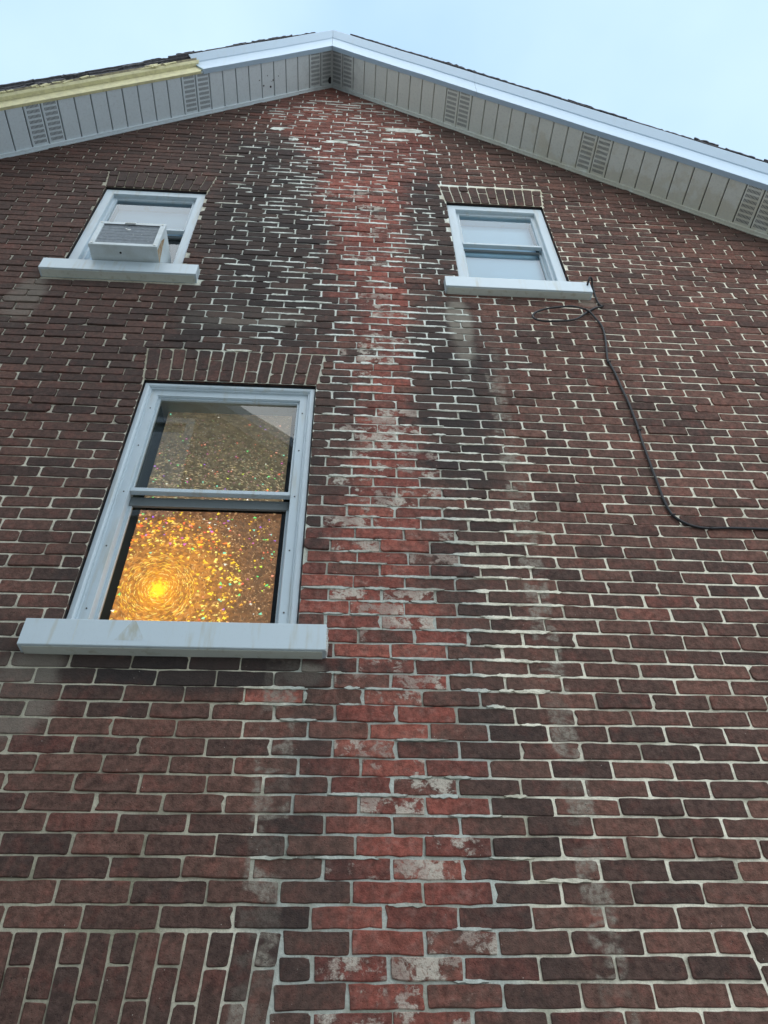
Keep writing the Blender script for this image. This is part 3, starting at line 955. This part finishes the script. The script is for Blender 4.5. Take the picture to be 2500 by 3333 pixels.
# ------------------------------------------------------------------ windows
def make_window(i):
    x0, x1, z0, z1, lh, kd = OPEN[i]
    sx0, sx1, sz0, sz1 = SILLS[i]
    win = bpy.data.objects.new('window', None)
    link(win, house)
    big = kd in ('big', 'low')
    fz0 = sz1 - 0.03
    x0 += 0.004; x1 -= 0.004; z1 -= 0.010
    # outer casing: mitred aluminium wrap
    c = MB()
    if big:
        prof = [(0, 0.20), (0, 0.022), (0.004, 0.016), (0.022, 0.014), (0.028, 0.019), (0.030, 0.026), (0.036, 0.026), (0.038, 0.036),
                (0.076, 0.038), (0.079, 0.046), (0.079, 0.20)]
    else:
        prof = [(0, 0.20), (0, 0.026), (0.004, 0.020), (0.060, 0.022), (0.064, 0.030), (0.064, 0.050), (0.078, 0.052), (0.078, 0.20)]
    c.sweep(x0, x1, fz0, z1, prof, bottom=False)
    c.build('frame', M_alu, win)
    hm = MB()   # caulk line and dirty head strip over the frame
    hm.box(x0 + 0.002, x1 - 0.002, 0.030, 0.05, z1 + 0.0005, z1 + 0.009)
    hm.build('head_caulk', M_old, win)
    ix0, ix1, iz1 = x0 + 0.079, x1 - 0.079, z1 - 0.079
    zr = {'big': 4.158, 'left': 6.72, 'right': 6.735, 'low': 1.25}[kd]
    # storm sash, upper and lower
    u = MB()
    u.sweep(ix0, ix1, zr, iz1, [(0, 0.075), (0, 0.052), (0.010, 0.050), (0.012, 0.058), (0.012, 0.075)])
    us = u.build('upper_sash', M_alu, win)
    rl = MB()
    rl.box(ix0, ix1, 0.046, 0.074, zr - 0.012, zr + 0.0105, bev=0.002)
    rl.build('meeting_rail', M_alu, us)
    g = MB()
    g.add([(ix0 + .012, .062, zr), (ix1 - .012, .062, zr), (ix1 - .012, .062, iz1 - .012), (ix0 + .012, .062, iz1 - .012)], [(0, 1, 2, 3)])
    g.build('pane', M_glass, us)
    l = MB()
    l.sweep(ix0, ix1, fz0, zr - 0.018, [(0, 0.105), (0, 0.088), (0.014, 0.086), (0.016, 0.094), (0.016, 0.105)])
    ls = l.build('lower_sash', M_alu, win)
    tr = MB()
    tr.box(ix0 + .002, ix1 - .002, 0.0835, 0.0955, zr - (0.070 if big else 0.040), zr - 0.016)
    tr.build('top_rail', M_grayrail, ls)
    g = MB()
    g.add([(ix0 + .014, .097, fz0), (ix1 - .014, .097, fz0), (ix1 - .014, .097, zr - .03), (ix0 + .014, .097, zr - .03)], [(0, 1, 2, 3)])
    g.build('pane', M_glass, ls)
    dj = MB()      # inner jambs, green-black
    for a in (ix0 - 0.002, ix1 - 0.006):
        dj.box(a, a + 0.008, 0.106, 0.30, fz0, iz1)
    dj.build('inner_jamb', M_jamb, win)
    # screws along the flat of the casing
    if kd == 'big':
        for sx in (x0 + 0.058, x1 - 0.058):
            for k, zz in enumerate((3.47, 3.80, 4.13, 4.45, 4.74)):
                s_ = MB()
                s_.tube([(sx, 0.0345, zz), (sx, 0.040, zz)], 0.0035, 8)
                s_.build('screw', M_screw, win)
    # wrapped sill: front plate, sloping top, end caps
    s = MB()
    f = -0.060
    vs = [(f, sz0), (f, sz1), (f + 0.004, sz1 + 0.004), (0.045, sz1 + 0.030), (0.045, sz0), (f + 0.006, sz0 - 0.003), (f + 0.002, sz0 - 0.003)]
    n = len(vs)
    P = [(sx0, a, b) for a, b in vs] + [(sx1, a, b) for a, b in vs]
    F = [(k, n + k, n + (k + 1) % n, (k + 1) % n) for k in range(n)] + [tuple(range(n)), tuple(range(2 * n - 1, n - 1, -1))]
    s.add(P, F)
    so = s.build('sill', M_sillm, win)
    if big:
        e = MB()
        for (xx, ww) in ((sx0 + (0.19 if kd == 'big' else .2), 0.0012),):
            e.box(xx, xx + ww, f - 0.0008, f + 0.001, sz0 + 0.001, sz1 - 0.001)
        e.build('seam', M_old, so)
    u2 = MB()      # rusty, dusty underside lip of the sill
    u2.box(sx0 + 0.012, sx1 - 0.012, f + 0.012, -0.001, sz0 - 0.006, sz0 - 0.0005)
    u2.build('sill_bed', M_old, so)
    return win, (ix0, ix1, iz1, zr, fz0)


M_grayrail = simple('rail_grey', (0.13, 0.15, 0.155), 0.5)
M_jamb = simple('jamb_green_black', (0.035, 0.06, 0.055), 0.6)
W_ = [make_window(i) for i in range(5)]

# crusted caulk down the right end of the big sill, and a folded seam along its face
cb = MB()
zz = 3.236
while zz < 3.345:
    r_ = R.uniform(.002, .006)
    cb.tube([(-0.0475, -0.052, zz), (-0.0475 + r_ * 0.8, -0.030, zz + r_), (-0.0470, -0.004, zz)], r_ * 0.8, 6)
    zz += R.uniform(.007, .016)
cb.build('caulk', M_white, [c for c in W_[0][0].children if c.name.startswith('sill')][0])
# rust runs on the front of the big sill
rs = MB()
for (cx, w0, w1) in ((-0.763, 0.006, 0.055),):
    rs.add([(cx - w0, -0.0604, 3.344), (cx + w0, -0.0604, 3.344), (cx + w1, -0.0604, 3.256), (cx - w1, -0.0604, 3.256)], [(0, 3, 2, 1)])


def rust_mat():
    t = NT('faint_rust_run')
    x, y, z = t.xyz()
    f = t.m('MULTIPLY', t.mapr(t.noise(30, 4, 0.6, t.scaled(1, 1, 0.3)), 0.42, 0.75, 0.0, 0.75), 1.0)
    col = t.mix(f, (0.54, 0.62, 0.67), (0.38, 0.36, 0.25))
    return t.bsdf(col, 0.5)


sill_big = [c for c in W_[0][0].children if c.name.startswith('sill')][0]
rs.build('rust_run', rust_mat(), sill_big)

# ------------------------------------------------------------------ foil sheets with flakes behind the big window
FX0, FX1 = -0.930, -0.283


def foil(za, zb, label, lower):
    y = 0.142
    b = MB()
    nx, nz = 16, 16
    vs = []
    for j in range(nz + 1):
        for i in range(nx + 1):
            vs.append((FX0 + (FX1 - FX0) * i / nx, y + 0.0018 * noise.noise(Vector((i * .5, j * .4, za))), za + (zb - za) * j / nz))
    fs = [(j * (nx + 1) + i, j * (nx + 1) + i + 1, (j + 1) * (nx + 1) + i + 1, (j + 1) * (nx + 1) + i) for j in range(nz) for i in range(nx)]
    b.add(vs, fs)
    root = empty('foil_sheet', ((FX0 + FX1) / 2, y, za))
    tag(root, label, 'window foil')
    o = b.build('foil', M_foil, root); o.location = -root.location
    ch = MB()
    yy = y - 0.0045

    def chip(cx, cz, size, col, ang, thin=None, arc=0.0):
        if not (FX0 + .004 < cx < FX1 - .004 and za + .004 < cz < zb - .004): return
        if thin is None:
            k = 3 if R.random() < 0.8 else 4
            pts = []
            for q in range(k):
                a = ang + 2 * math.pi * q / k + R.uniform(-.5, .5)
                r = size * R.uniform(0.45, 1.0)
                pts.append((cx + math.cos(a) * r * 1.1, yy, cz + math.sin(a) * r * 0.9))
            ch.add(pts, [tuple(range(k))], 0, col)
        else:
            ca, sa = math.cos(ang), math.sin(ang)
            pts = []
            segs = 4
            for q in range(segs + 1):
                u = (q / segs - .5) * size * 2
                bend = arc * (u * u) / (size * size) * size
                w = thin * (1 - (2 * q / segs - 1) ** 2 * 0.8)
                for sgn in (-1, 1):
                    vx, vz = u, bend + sgn * w
                    pts.append((cx + ca * vx - sa * vz, yy, cz + sa * vx + ca * vz))
            ch.add(pts, [(2 * q, 2 * q + 2, 2 * q + 3, 2 * q + 1) for q in range(segs)], 0, col)
    gold = [(0.62, 0.36, 0.010), (0.62, 0.42, 0.02), (0.60, 0.26, 0.012), (0.62, 0.50, 0.12), (0.50, 0.30, 0.07)]
    multi = [(0.08, 0.50, 0.12), (0.60, 0.08, 0.04), (0.58, 0.20, 0.12), (0.42, 0.52, 0.04), (0.25, 0.07, 0.55), (0.48, 0.07, 0.32), (0.12, 0.5, 0.34), (0.55, 0.52, 0.45)]
    if lower:
        for k in range(4200):
            cx = R.uniform(FX0, FX1); cz = R.uniform(za, zb)
            dx, dz = cx - GLOW_CENTRE[0], (cz - GLOW_CENTRE[1]) * 0.8
            d = math.hypot(dx, dz)
            tang = math.atan2(dx, -dz * 1.0) if False else math.atan2(dz, dx) + math.pi / 2
            if d < 0.155:
                if d < 0.02 and R.random() < .5: continue
                c = R.choice([(0.66, 0.36, 0.02), (0.68, 0.46, 0.06), (0.60, 0.25, 0.01), (.66, .50, .15)])
                if R.random() < 0.8:
                    chip(cx, cz, R.uniform(.006, .014), c, tang + R.uniform(-.35, .35), R.uniform(.0006, .0012), R.uniform(.1, .45))
                elif R.random() < 0.2:
                    chip(cx, cz, .006, c, R.uniform(0, 6))
            elif d < 0.34:
                side = dx * 0.5 - dz * 0.0
                dens = 0.62 if (dx < 0.2) else 0.42
                if R.random() > dens: continue
                if R.random() < (0.75 if d < 0.2 else 0.35):
                    c = R.choice([(0.55, 0.27, 0.05), (0.45, 0.20, 0.05), (0.42, 0.25, 0.10), (0.28, 0.12, 0.03)])
                    chip(cx, cz, R.uniform(.006, .013), c, tang + R.uniform(-.7, .7), R.uniform(.0006, .0013), R.uniform(-.4, .5))
                else:
                    c = R.choice(gold) if R.random() < 0.86 else R.choice(multi)
                    if 0.24 < d and dz > 0.15 and R.random() < .35: c = R.choice([(.62, .13, .012), (.60, .07, .02), (.55, .2, .02)])
                    chip(cx, cz, R.uniform(.006, .0140), c, R.uniform(0, 6))
            else:
                if R.random() > (0.85 if dx < 0.25 else 0.66): continue
                fall = max(0.2, 1 - (d - .34) * 1.9)
                p = R.random()
                if p < 0.13:
                    chip(cx, cz, R.uniform(.005, .010), R.choice(multi + gold), R.uniform(0, 6))
                elif p < 0.55:
                    c = tuple(v * fall for v in R.choice([(0.34, 0.18, 0.08), (0.24, 0.11, 0.04), (0.42, 0.26, 0.13)]))
                    chip(cx, cz, R.uniform(.003, .007), c, R.uniform(0, 6))
                else:
                    c = tuple(v * fall for v in (0.32, 0.17, 0.08))
                    chip(cx, cz, R.uniform(.004, .009), c, tang + R.uniform(-.9, .9), .0007, R.uniform(-.4, .4))
    else:
        for k in range(1900):
            cx = R.uniform(FX0, FX1); cz = zb - (zb - za) * (R.random() ** 0.6)
            f = 1 - (cz - za) / (zb - za)
            p = R.random()
            tang = math.atan2((cz - GLOW_CENTRE[1]) * .8, cx - GLOW_CENTRE[0]) + math.pi / 2
            if p < 0.04 * (0.5 + f):
                chip(cx, cz, R.uniform(.005, .009), R.choice(multi), R.uniform(0, 6))
            elif f > 0.60 and p < 0.5:
                chip(cx, cz, R.uniform(.004, .012), (0.42, 0.31, 0.18), tang + R.uniform(-.25, .25), .0008, .15)
            else:
                c = tuple(v * (0.25 + 0.5 * f) * R.uniform(.4, 1) for v in (0.36, 0.28, 0.17))
                chip(cx, cz, R.uniform(.003, .008), c, R.uniform(0, 6))
    o = ch.build('flakes', M_chip, root, kind='stuff'); o.location = -root.location
    return root


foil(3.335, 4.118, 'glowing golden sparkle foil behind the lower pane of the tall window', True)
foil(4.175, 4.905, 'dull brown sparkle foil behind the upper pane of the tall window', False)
bb = MB()
bb.box(FX0 - .01, FX1 + .01, 0.150, 0.17, 3.335, 3.40)

# white roller shades behind the attic windows
for (i, zb, lab) in ((1, 6.80, 'white roller shade pulled halfway down above the air conditioner'), (2, 6.10, 'white shade drawn down behind the glass of the attic window without a machine')):
    ix0, ix1, iz1, zr, fz0 = W_[i][1]
    r_ = empty('roller_shade', ((ix0 + ix1) / 2, 0.14, iz1))
    tag(r_, lab, 'window shade')
    b = MB()
    n = 1
    for k in range(n):
        za = zb + (iz1 - zb) * k / n; zc = zb + (iz1 - zb) * (k + 1) / n
        b.add([(ix0 + .004, .135, za + .0015), (ix1 - .004, .135, za + .0015), (ix1 - .004, .139, zc), (ix0 + .004, .139, zc)], [(0, 1, 2, 3)])
    o = b.build('shade_cloth', M_blind, r_); o.location = -r_.location
    b = MB(); b.box(ix0 + .003, ix1 - .003, .130, .142, zb - .022, zb, bev=.002)
    o = b.build('bottom_bar', M_blind, r_); o.location = -r_.location
# inner sash of the right attic window shows as two pale rails low in the glass
ix0, ix1, iz1, zr, fz0 = W_[2][1]
b = MB()
for zz in (6.33, 6.28):
    b.box(ix0 + .01, ix1 - .10, .118, .126, zz, zz + .014)
b.build('inner_rail', M_white, W_[2][0])

# ------------------------------------------------------------------ soffit
ROT = {1: Matrix(((math.cos(TH), 0, math.sin(TH)), (0, 1, 0), (-math.sin(TH), 0, math.cos(TH)))),
       -1: Matrix(((-math.cos(TH), 0, -math.sin(TH)), (0, 1, 0), (-math.sin(TH), 0, math.cos(TH))))}
# local frame: x = distance down the rake, y = depth, z = outward (up) from the roof slope


def rake_matrix(sg, s, dy=0.0, dn=0.0):
    c, sn = math.cos(TH), math.sin(TH)
    m = Matrix(((sg * c, 0, sg * sn, 0), (0, 1, 0, 0), (-sn, 0, c, 0), (0, 0, 0, 1)))
    org = Vector((AX + sg * c * s, dy, AZ - sn * s)) + Vector((sg * sn, 0, c)) * dn
    m.translation = org
    return m


PW = 0.1345
Y0, Y1 = -0.338, -0.030


def panel_mesh():
    b = MB()
    w = PW - 0.0085
    # flat pan with rolled edges
    prof = [(0.0, 0.016), (0.0, 0.003), (0.003, 0.0), (w - 0.003, 0.0), (w, 0.003), (w, 0.016)]
    P = [(a, Y0, h) for a, h in prof] + [(a, Y1, h) for a, h in prof]
    n = len(prof)
    b.add(P, [(k, k + 1, n + k + 1, n + k) for k in range(n - 1)] + [tuple(range(n)), tuple(range(2 * n - 1, n - 1, -1))])
    return b


def slots_mesh():
    b = MB()
    w = PW - 0.0085
    ng = 8
    L = (Y1 - Y0 - 0.02) / ng
    for g_ in range(ng):
        ya = Y0 + 0.012 + g_ * L
        for k in range(10):
            xa = 0.014 + k * (w - 0.028) / 10
            b.add([(xa, ya, -0.0006), (xa + 0.0048, ya, -0.0006), (xa + 0.0048, ya + L * 0.60, -0.0006), (xa, ya + L * 0.60, -0.0006)], [(0, 1, 2, 3)])
    return b


soff = bpy.data.objects.new('soffit', None)
link(soff, house)
M_slot = simple('vent_slot', (0.10, 0.11, 0.115), 0.9)
pproto = panel_mesh().build('soffit_panel', M_soffit, soff)
sproto = slots_mesh().build('vent_slots', M_slot, pproto, kind='stuff')
first = True
for sg in (1, -1):
    cnt = 40 if sg == 1 else 30
    for k in range(cnt):
        s0 = k * PW + 0.004
        vent = (k % 10) in (0, 1)
        if first:
            po = pproto; first = False; so = sproto
        else:
            po = pproto.copy(); link(po, soff)
            if vent:
                so = sproto.copy(); link(so, po)
        po.matrix_local = rake_matrix(sg, s0, 0, R.uniform(-.0010, .0006))
        if vent: po['label'] = 'vented panel with rows of slots'
# backing, wall-side channel, outer lip
for sg in (1, -1):
    Lr = (40 if sg == 1 else 30) * PW
    b = MB(); b.box(0, Lr, Y0 - 0.004, 0.05, 0.017, 0.030)
    o = b.build('backing', M_dark, soff); o.matrix_local = rake_matrix(sg, 0)
    b = MB(); b.box(0.0, Lr, -0.032, -0.0115, -0.013, 0.010, bev=0.002)
    b.box(0.0, Lr, -0.0115, -0.004, -0.020, 0.010)
    o = b.build('wall_channel', M_soffit, soff); o.matrix_local = rake_matrix(sg, 0)
# centre post at the apex fold
b = MB(); b.box(AX - 0.006, AX + 0.006, Y0, Y1, AZ - 0.012, AZ + 0.010)
b.build('ridge_joint', M_soffit, soff)
# dark hole and stains in the left slope
b = MB()
b.add([(0.020 + 0.026 * math.cos(a), -0.065 + 0.030 * math.sin(a), -0.0022) for a in [k * math.pi / 6 for k in range(12)]], [tuple(range(11, -1, -1))])
b.add([(0.020 + 0.026 * math.cos(a), -0.065 + 0.030 * math.sin(a), 0.0) for a in [k * math.pi / 6 for k in range(12)]] +
      [(0.020 + 0.026 * math.cos(a), -0.065 + 0.030 * math.sin(a), -0.0022) for a in [k * math.pi / 6 for k in range(12)]],
      [(k, (k + 1) % 12, 12 + (k + 1) % 12, 12 + k) for k in range(12)])
o = b.build('dark_hole', M_black, soff); o.matrix_local = rake_matrix(-1, 0)
for (s_, y_, r_) in ((0.79, -0.135, 0.0065), (0.715, -0.115, 0.0085), (0.685, -0.165, 0.006), (0.745, -0.21, 0.004), (0.835, -0.185, 0.0045), (0.625, -0.19, 0.004), (0.70, -0.155, 0.003)):
    b = MB()
    b.add([(s_ + r_ * (1 + .3 * R.random()) * math.cos(a), y_ + r_ * 1.2 * math.sin(a), -0.0016) for a in [k * math.pi / 4 for k in range(8)]], [tuple(range(8))])
    o = b.build('peck_hole', M_black, soff); o.matrix_local = rake_matrix(-1, 0)

# ------------------------------------------------------------------ fascia: lower upright band and crown leaning out to the shingles
FP = [(-0.318, -0.004), (-0.318, -0.010), (-0.356, -0.010), (-0.3575, -0.006), (-0.3600, 0.150), (-0.3645, 0.196), (-0.372, 0.205),
      (-0.409, 0.300), (-0.4105, 0.306), (-0.402, 0.306), (-0.366, 0.210)]


def fascia(xa, xb, label=None, lean=0.0):
    b = MB()
    n = len(FP)
    cols = []
    N = 12
    for k in range(N + 1):
        f = k / N
        for (y, dz) in FP:
            x = xa + (xb - xa) * f
            if f == 1: x = xb + lean * (dz / 0.3)
            wv = 0.0016 * math.sin(x * 7) + 0.0010 * math.sin(x * 17 + 1)
            cols.append((x, y + wv, rake(x) + dz + wv))
    b.add(cols, [(k * n + j, k * n + j + 1, (k + 1) * n + j + 1, (k + 1) * n + j) for k in range(N) for j in range(n - 1)])
    b.add(cols[-n:], [tuple(range(n))])
    o = b.build('fascia', M_fascia, house)
    if label: o['label'] = label
    return o


fascia(AX + 0.001, 1.02)
fascia(1.0215, 4.3)
fascia(AX - 0.001, -1.285, lean=-0.14)

# bare boards at the left where the metal has come away
def rake_board(name, x0, x1, pts, mat, wob=0.0, N=24):
    b = MB()
    n = len(pts)
    V = []
    for k in range(N + 1):
        x = x0 + (x1 - x0) * k / N
        for (y, dz) in pts:
            q = wob * noise.noise(Vector((x * 6, y * 30, dz * 20)))
            V.append((x, y + q * 0.4, rake(x) + dz + q))
    b.add(V, [(k * n + j, k * n + (j + 1) % n, (k + 1) * n + (j + 1) % n, (k + 1) * n + j) for k in range(N) for j in range(n)])
    b.add(V[:n], [tuple(range(n))]); b.add(V[-n:], [tuple(range(n))])
    return b.build(name, mat, house)


fb = rake_board('fascia_board', -3.9, -1.30, [(-0.345, -0.006), (-0.345, 0.150), (-0.325, 0.150), (-0.325, -0.006)], M_yellow, 0.001)
fb['label'] = 'bare pale yellow board where the metal is missing'
rake_board('crown_board', -3.9, -1.34, [(-0.345, 0.152), (-0.372, 0.160), (-0.385, 0.195), (-0.375, 0.205), (-0.345, 0.205)], M_yellow, 0.004)
rake_board('crown_board', -3.9, -1.36, [(-0.345, 0.207), (-0.380, 0.207), (-0.392, 0.235), (-0.345, 0.240)], M_wood, 0.012, 60)
pe = MB()
for k in range(46):
    x = R.uniform(-3.6, -1.5)
    if R.random() < .55: x = R.choice([R.uniform(-2.7, -2.2), R.uniform(-1.75, -1.55)])
    w_, h_ = R.uniform(.01, .04), R.uniform(.008, .02)
    zc = rake(x) + R.uniform(.195, .245)
    M4 = Matrix.Translation((x, -0.386 + R.uniform(-.004, .004), zc)) @ Matrix.Rotation(R.uniform(-.5, -1.1), 4, 'Y')
    pe.box(-w_, w_, -0.006, 0.004, -h_ / 2, h_ / 2, M=M4)
pe.build('paint_flakes', M_yellow, house, kind='stuff')

# ------------------------------------------------------------------ roof deck and shingle edge
roof = MB()
for sg in (1, -1):
    xe = 4.6 if sg == 1 else -4.2
    for (ya, yb) in ((-0.395, 6.0),):
        v = []
        for y in (ya, yb):
            for (x, d) in ((AX, 0.308), (xe, 0.308), (xe, 0.330), (AX, 0.330)):
                v.append((x, y, rake(x) + d))
        roof.add(v, [(0, 1, 2, 3), (4, 7, 6, 5), (0, 4, 5, 1), (3, 2, 6, 7), (1, 5, 6, 2), (0, 3, 7, 4)])
ro = roof.build('roof', M_shingle, house)


def shingle(sg, s, L, ylip, dn, th=0.009, ragged=0.004):
    b = MB()
    n = 8
    V = []
    for k in range(n + 1):
        a = L * k / n
        yl = ylip + ragged * noise.noise(Vector((s * 9 + a * 25, sg * 4.0, 2)))
        hh = ragged * 1.2 * noise.noise(Vector((s * 13 + a * 20, sg * 2.0, 7)))
        lift = 0.012 * (1 - k / n)
        V += [(a, yl, hh - lift * 0), (a, yl, th + hh), (a, -0.05, th + hh), (a, -0.05, hh)]
    b.add(V, [(4 * k + j, 4 * k + (j + 1) % 4, 4 * k + 4 + (j + 1) % 4, 4 * k + 4 + j) for k in range(n) for j in range(4)])
    b.add(V[:4], [(0, 1, 2, 3)]); b.add(V[-4:], [(3, 2, 1, 0)])
    o = b.build('shingle', M_shingle, ro)
    o.matrix_local = rake_matrix(sg, s, 0, dn)


cn = math.cos(TH)
for sg in (1, -1):
    s = 0.0
    lim = 6.2 if sg == 1 else 5.2
    while s < lim:
        L = R.uniform(0.20, 0.34)
        left_bare = (sg == -1 and s > 1.45)
        y_l = -0.414 if not left_bare else -0.405
        shingle(sg, s, L, y_l + R.uniform(-.004, .004), 0.330 * cn + R.uniform(-.001, .003), R.uniform(.009, .016), 0.008)
        if R.random() < 0.45: shingle(sg, s + 0.07, L * R.uniform(.4, .8), y_l - R.uniform(.000, .006), 0.345 * cn + R.uniform(0, .004), R.uniform(.006, .012), 0.010)
        if left_bare:
            shingle(sg, s, L, -0.395 + R.uniform(-.008, .010), 0.255 * cn + R.uniform(-.006, .006), R.uniform(.010, .030), 0.02)
            shingle(sg, s + .05, L * .8, -0.400 + R.uniform(-.008, .010), 0.300 * cn + R.uniform(-.006, .006), R.uniform(.010, .022), 0.02)
        s += L * 0.97

# ------------------------------------------------------------------ window air conditioner
ac = empty('air_conditioner', (-1.385, -0.02, 6.066))
tag(ac, 'boxy white window air conditioner jutting out over the sill of the left attic window', 'air conditioner')


def acp(mb, name, mats, **kw):
    o = mb.build(name, mats, ac, **kw)
    o.location = -ac.location
    return o


A0, A1, AY, AZ0, AZ1 = -1.590, -1.180, -0.152, 6.072, 6.372
b = MB()
t_ = 0.006
b.box(A0, A1, AY + .004, 0.115, AZ0, AZ0 + t_, bev=.0015)          # bottom pan
b.box(A0, A0 + t_, AY + .004, 0.115, AZ0 + t_ + .0005, AZ1)            # sides
b.box(A1 - t_, A1, AY + .004, 0.115, AZ0 + t_ + .0005, AZ1)
b.box(A0, A1, AY + .004, 0.115, AZ1 + .0005, AZ1 + t_, bev=.0015)
acp(b, 'casing', M_acw)
b = MB()
b.sweep(A0 - .002, A1 + .002, AZ0 - .002, AZ1 + .008, [(0, AY + .02), (0, AY), (0.003, AY - .003), (0.030, AY - .003), (0.033, AY + .001), (0.033, AY + .012)])
acp(b, 'rear_frame', M_acw)
b = MB()
b.box(A0 + .03, A1 - .03, AY + .012, AY + .016, AZ0 + .02, AZ1 - .02)
acp(b, 'coil', M_grayrail)
b = MB()
n = 46
for k in range(n):
    xx = A0 + .034 + (A1 - A0 - .068) * (k + .5) / n
    b.box(xx - .0012, xx + .0012, AY + .002, AY + .012, AZ0 + .03, AZ1 - .024)
for k in range(7):
    zz = AZ0 + .045 + (AZ1 - AZ0 - .08) * k / 6
    b.box(A0 + .032, A1 - .032, AY + .0005, AY + .002, zz, zz + .003)
acp(b, 'grille', M_acf)
b = MB(); b.box(A0 + .034, A1 - .034, AY - .002, AY + .014, AZ1 - .030, AZ1 - .022)
acp(b, 'top_gap', M_dark)
b = MB(); b.box(-1.43, -1.36, AY - .012, AY - .003, AZ1 - .020, AZ1 - .012, bev=.0015)
acp(b, 'clip', M_white)
for (xx, zz) in ((A0 + .016, AZ0 + .018), (A1 - .016, AZ0 + .018), (A0 + .016, AZ1 - .010), (A1 - .016, AZ1 - .010)):
    b = MB(); b.tube([(xx, AY - .008, zz), (xx, AY - .002, zz)], .0065, 8)
    acp(b, 'screw', M_white)
b = MB(); b.tube([(-1.405, -0.105, AZ0 - .0012), (-1.405, -0.105, AZ0 + .001)], .007, 10)
acp(b, 'drain_hole', M_black)
b = MB()
for (xx, zz, r_) in ((-1.39, 6.285, .010), (-1.41, 6.295, .006), (-1.40, 6.28, .005), (-1.35, 6.215, .004), (-1.30, 6.225, .003), (-1.52, 6.22, .003), (-1.245, 6.14, .003)):
    b.add([(xx + r_ * math.cos(a) * R.uniform(.7, 1.3), AY - .0005, zz + r_ * math.sin(a) * R.uniform(.7, 1.3)) for a in [k * math.pi / 4 for k in range(8)]], [tuple(range(8))])
acp(b, 'bird_splash', M_white)
b = MB()
b.add([(A1 + .0006, AY + .02, AZ0 + .002), (A1 + .0006, AY + .11, AZ0 + .002), (A1 + .0006, AY + .08, AZ0 + .10), (A1 + .0006, AY + .05, AZ0 + .22), (A1 + .0006, AY + .02, AZ0 + .12)], [(0, 1, 2, 3, 4)])
acp(b, 'rust_patch', M_rust)
# filler panel at the side of the machine inside the frame
b = MB()
b.box(-1.716, A0 - .002, 0.090, 0.094, 6.05, 6.62)
acp(b, 'side_panel', M_blind)

# ------------------------------------------------------------------ cable
CPTS = [(1.500, -0.058, 6.020), (1.503, -0.082, 6.030), (1.515, -0.095, 6.058), (1.532, -0.080, 6.062), (1.540, -0.045, 6.045), (1.548, -0.022, 5.985), (1.550, -0.016, 5.925), (1.556, -0.013, 5.878), (1.567, -0.012, 5.849),
        (1.527, -0.012, 5.834), (1.462, -0.014, 5.775), (1.388, -0.022, 5.688), (1.335, -0.026, 5.652), (1.279, -0.028, 5.636), (1.184, -0.028, 5.624), (1.128, -0.024, 5.642), (1.106, -0.020, 5.685), (1.134, -0.018, 5.737),
        (1.210, -0.020, 5.783), (1.301, -0.022, 5.807), (1.372, -0.024, 5.816), (1.430, -0.022, 5.801), (1.468, -0.021, 5.772), (1.498, -0.016, 5.697), (1.518, -0.012, 5.626), (1.516, -0.012, 5.541), (1.504, -0.012, 5.443),
        (1.485, -0.012, 5.335), (1.474, -0.012, 5.257), (1.479, -0.011, 5.229), (1.488, -0.012, 5.133), (1.491, -0.014, 4.989), (1.497, -0.014, 4.897), (1.498, -0.014, 4.797), (1.498, -0.012, 4.689), (1.496, -0.011, 4.631),
        (1.491, -0.012, 4.545), (1.488, -0.014, 4.446), (1.486, -0.014, 4.342), (1.486, -0.014, 4.259), (1.485, -0.013, 4.170), (1.488, -0.012, 4.102), (1.495, -0.011, 4.052), (1.508, -0.011, 4.023),
        (1.535, -0.012, 3.992), (1.576, -0.012, 3.969), (1.639, -0.011, 3.959), (1.736, -0.013, 3.962), (1.922, -0.013, 3.962), (2.3, -0.014, 3.955), (2.8, -0.013, 3.965), (3.6, -0.014, 3.955)]


def catmull(P, k=5):
    P = [Vector(p) for p in P]
    out = []
    for i in range(len(P) - 1):
        a, b, c, d = P[max(0, i - 1)], P[i], P[i + 1], P[min(len(P) - 1, i + 2)]
        for j in range(k):
            t = j / k
            out.append(0.5 * ((2 * b) + (c - a) * t + (2 * a - 5 * b + 4 * c - d) * t * t + (3 * b - a - 3 * c + d) * t ** 3))
    out.append(P[-1])
    return out


cab = empty('cable', (1.5, -0.012, 6.02))
tag(cab, 'thin black coaxial cable looping down the bricks from the right attic sill', 'cable')
b = MB(); b.tube(catmull(CPTS), 0.0062, 8)
o = b.build('sheath', M_cab if 'M_cab' in globals() else M_black, cab, smooth=True); o.location = -cab.location
for (xx, zz) in ((1.568, 5.850), (1.476, 5.243), (1.497, 4.640), (1.502, 4.035), (1.650, 3.958)):
    b = MB()
    b.tube([(xx + 0.009 * math.cos(a), -0.012 - 0.006 * math.sin(a), zz + 0.004 * math.cos(a)) for a in [k * math.pi / 6 for k in range(7)]], 0.003, 6)
    b.tube([(xx + 0.010, -0.019, zz + .004), (xx + 0.010, 0.0, zz + .004)], 0.0022, 6)
    o = b.build('clip', M_black, cab); o.location = -cab.location
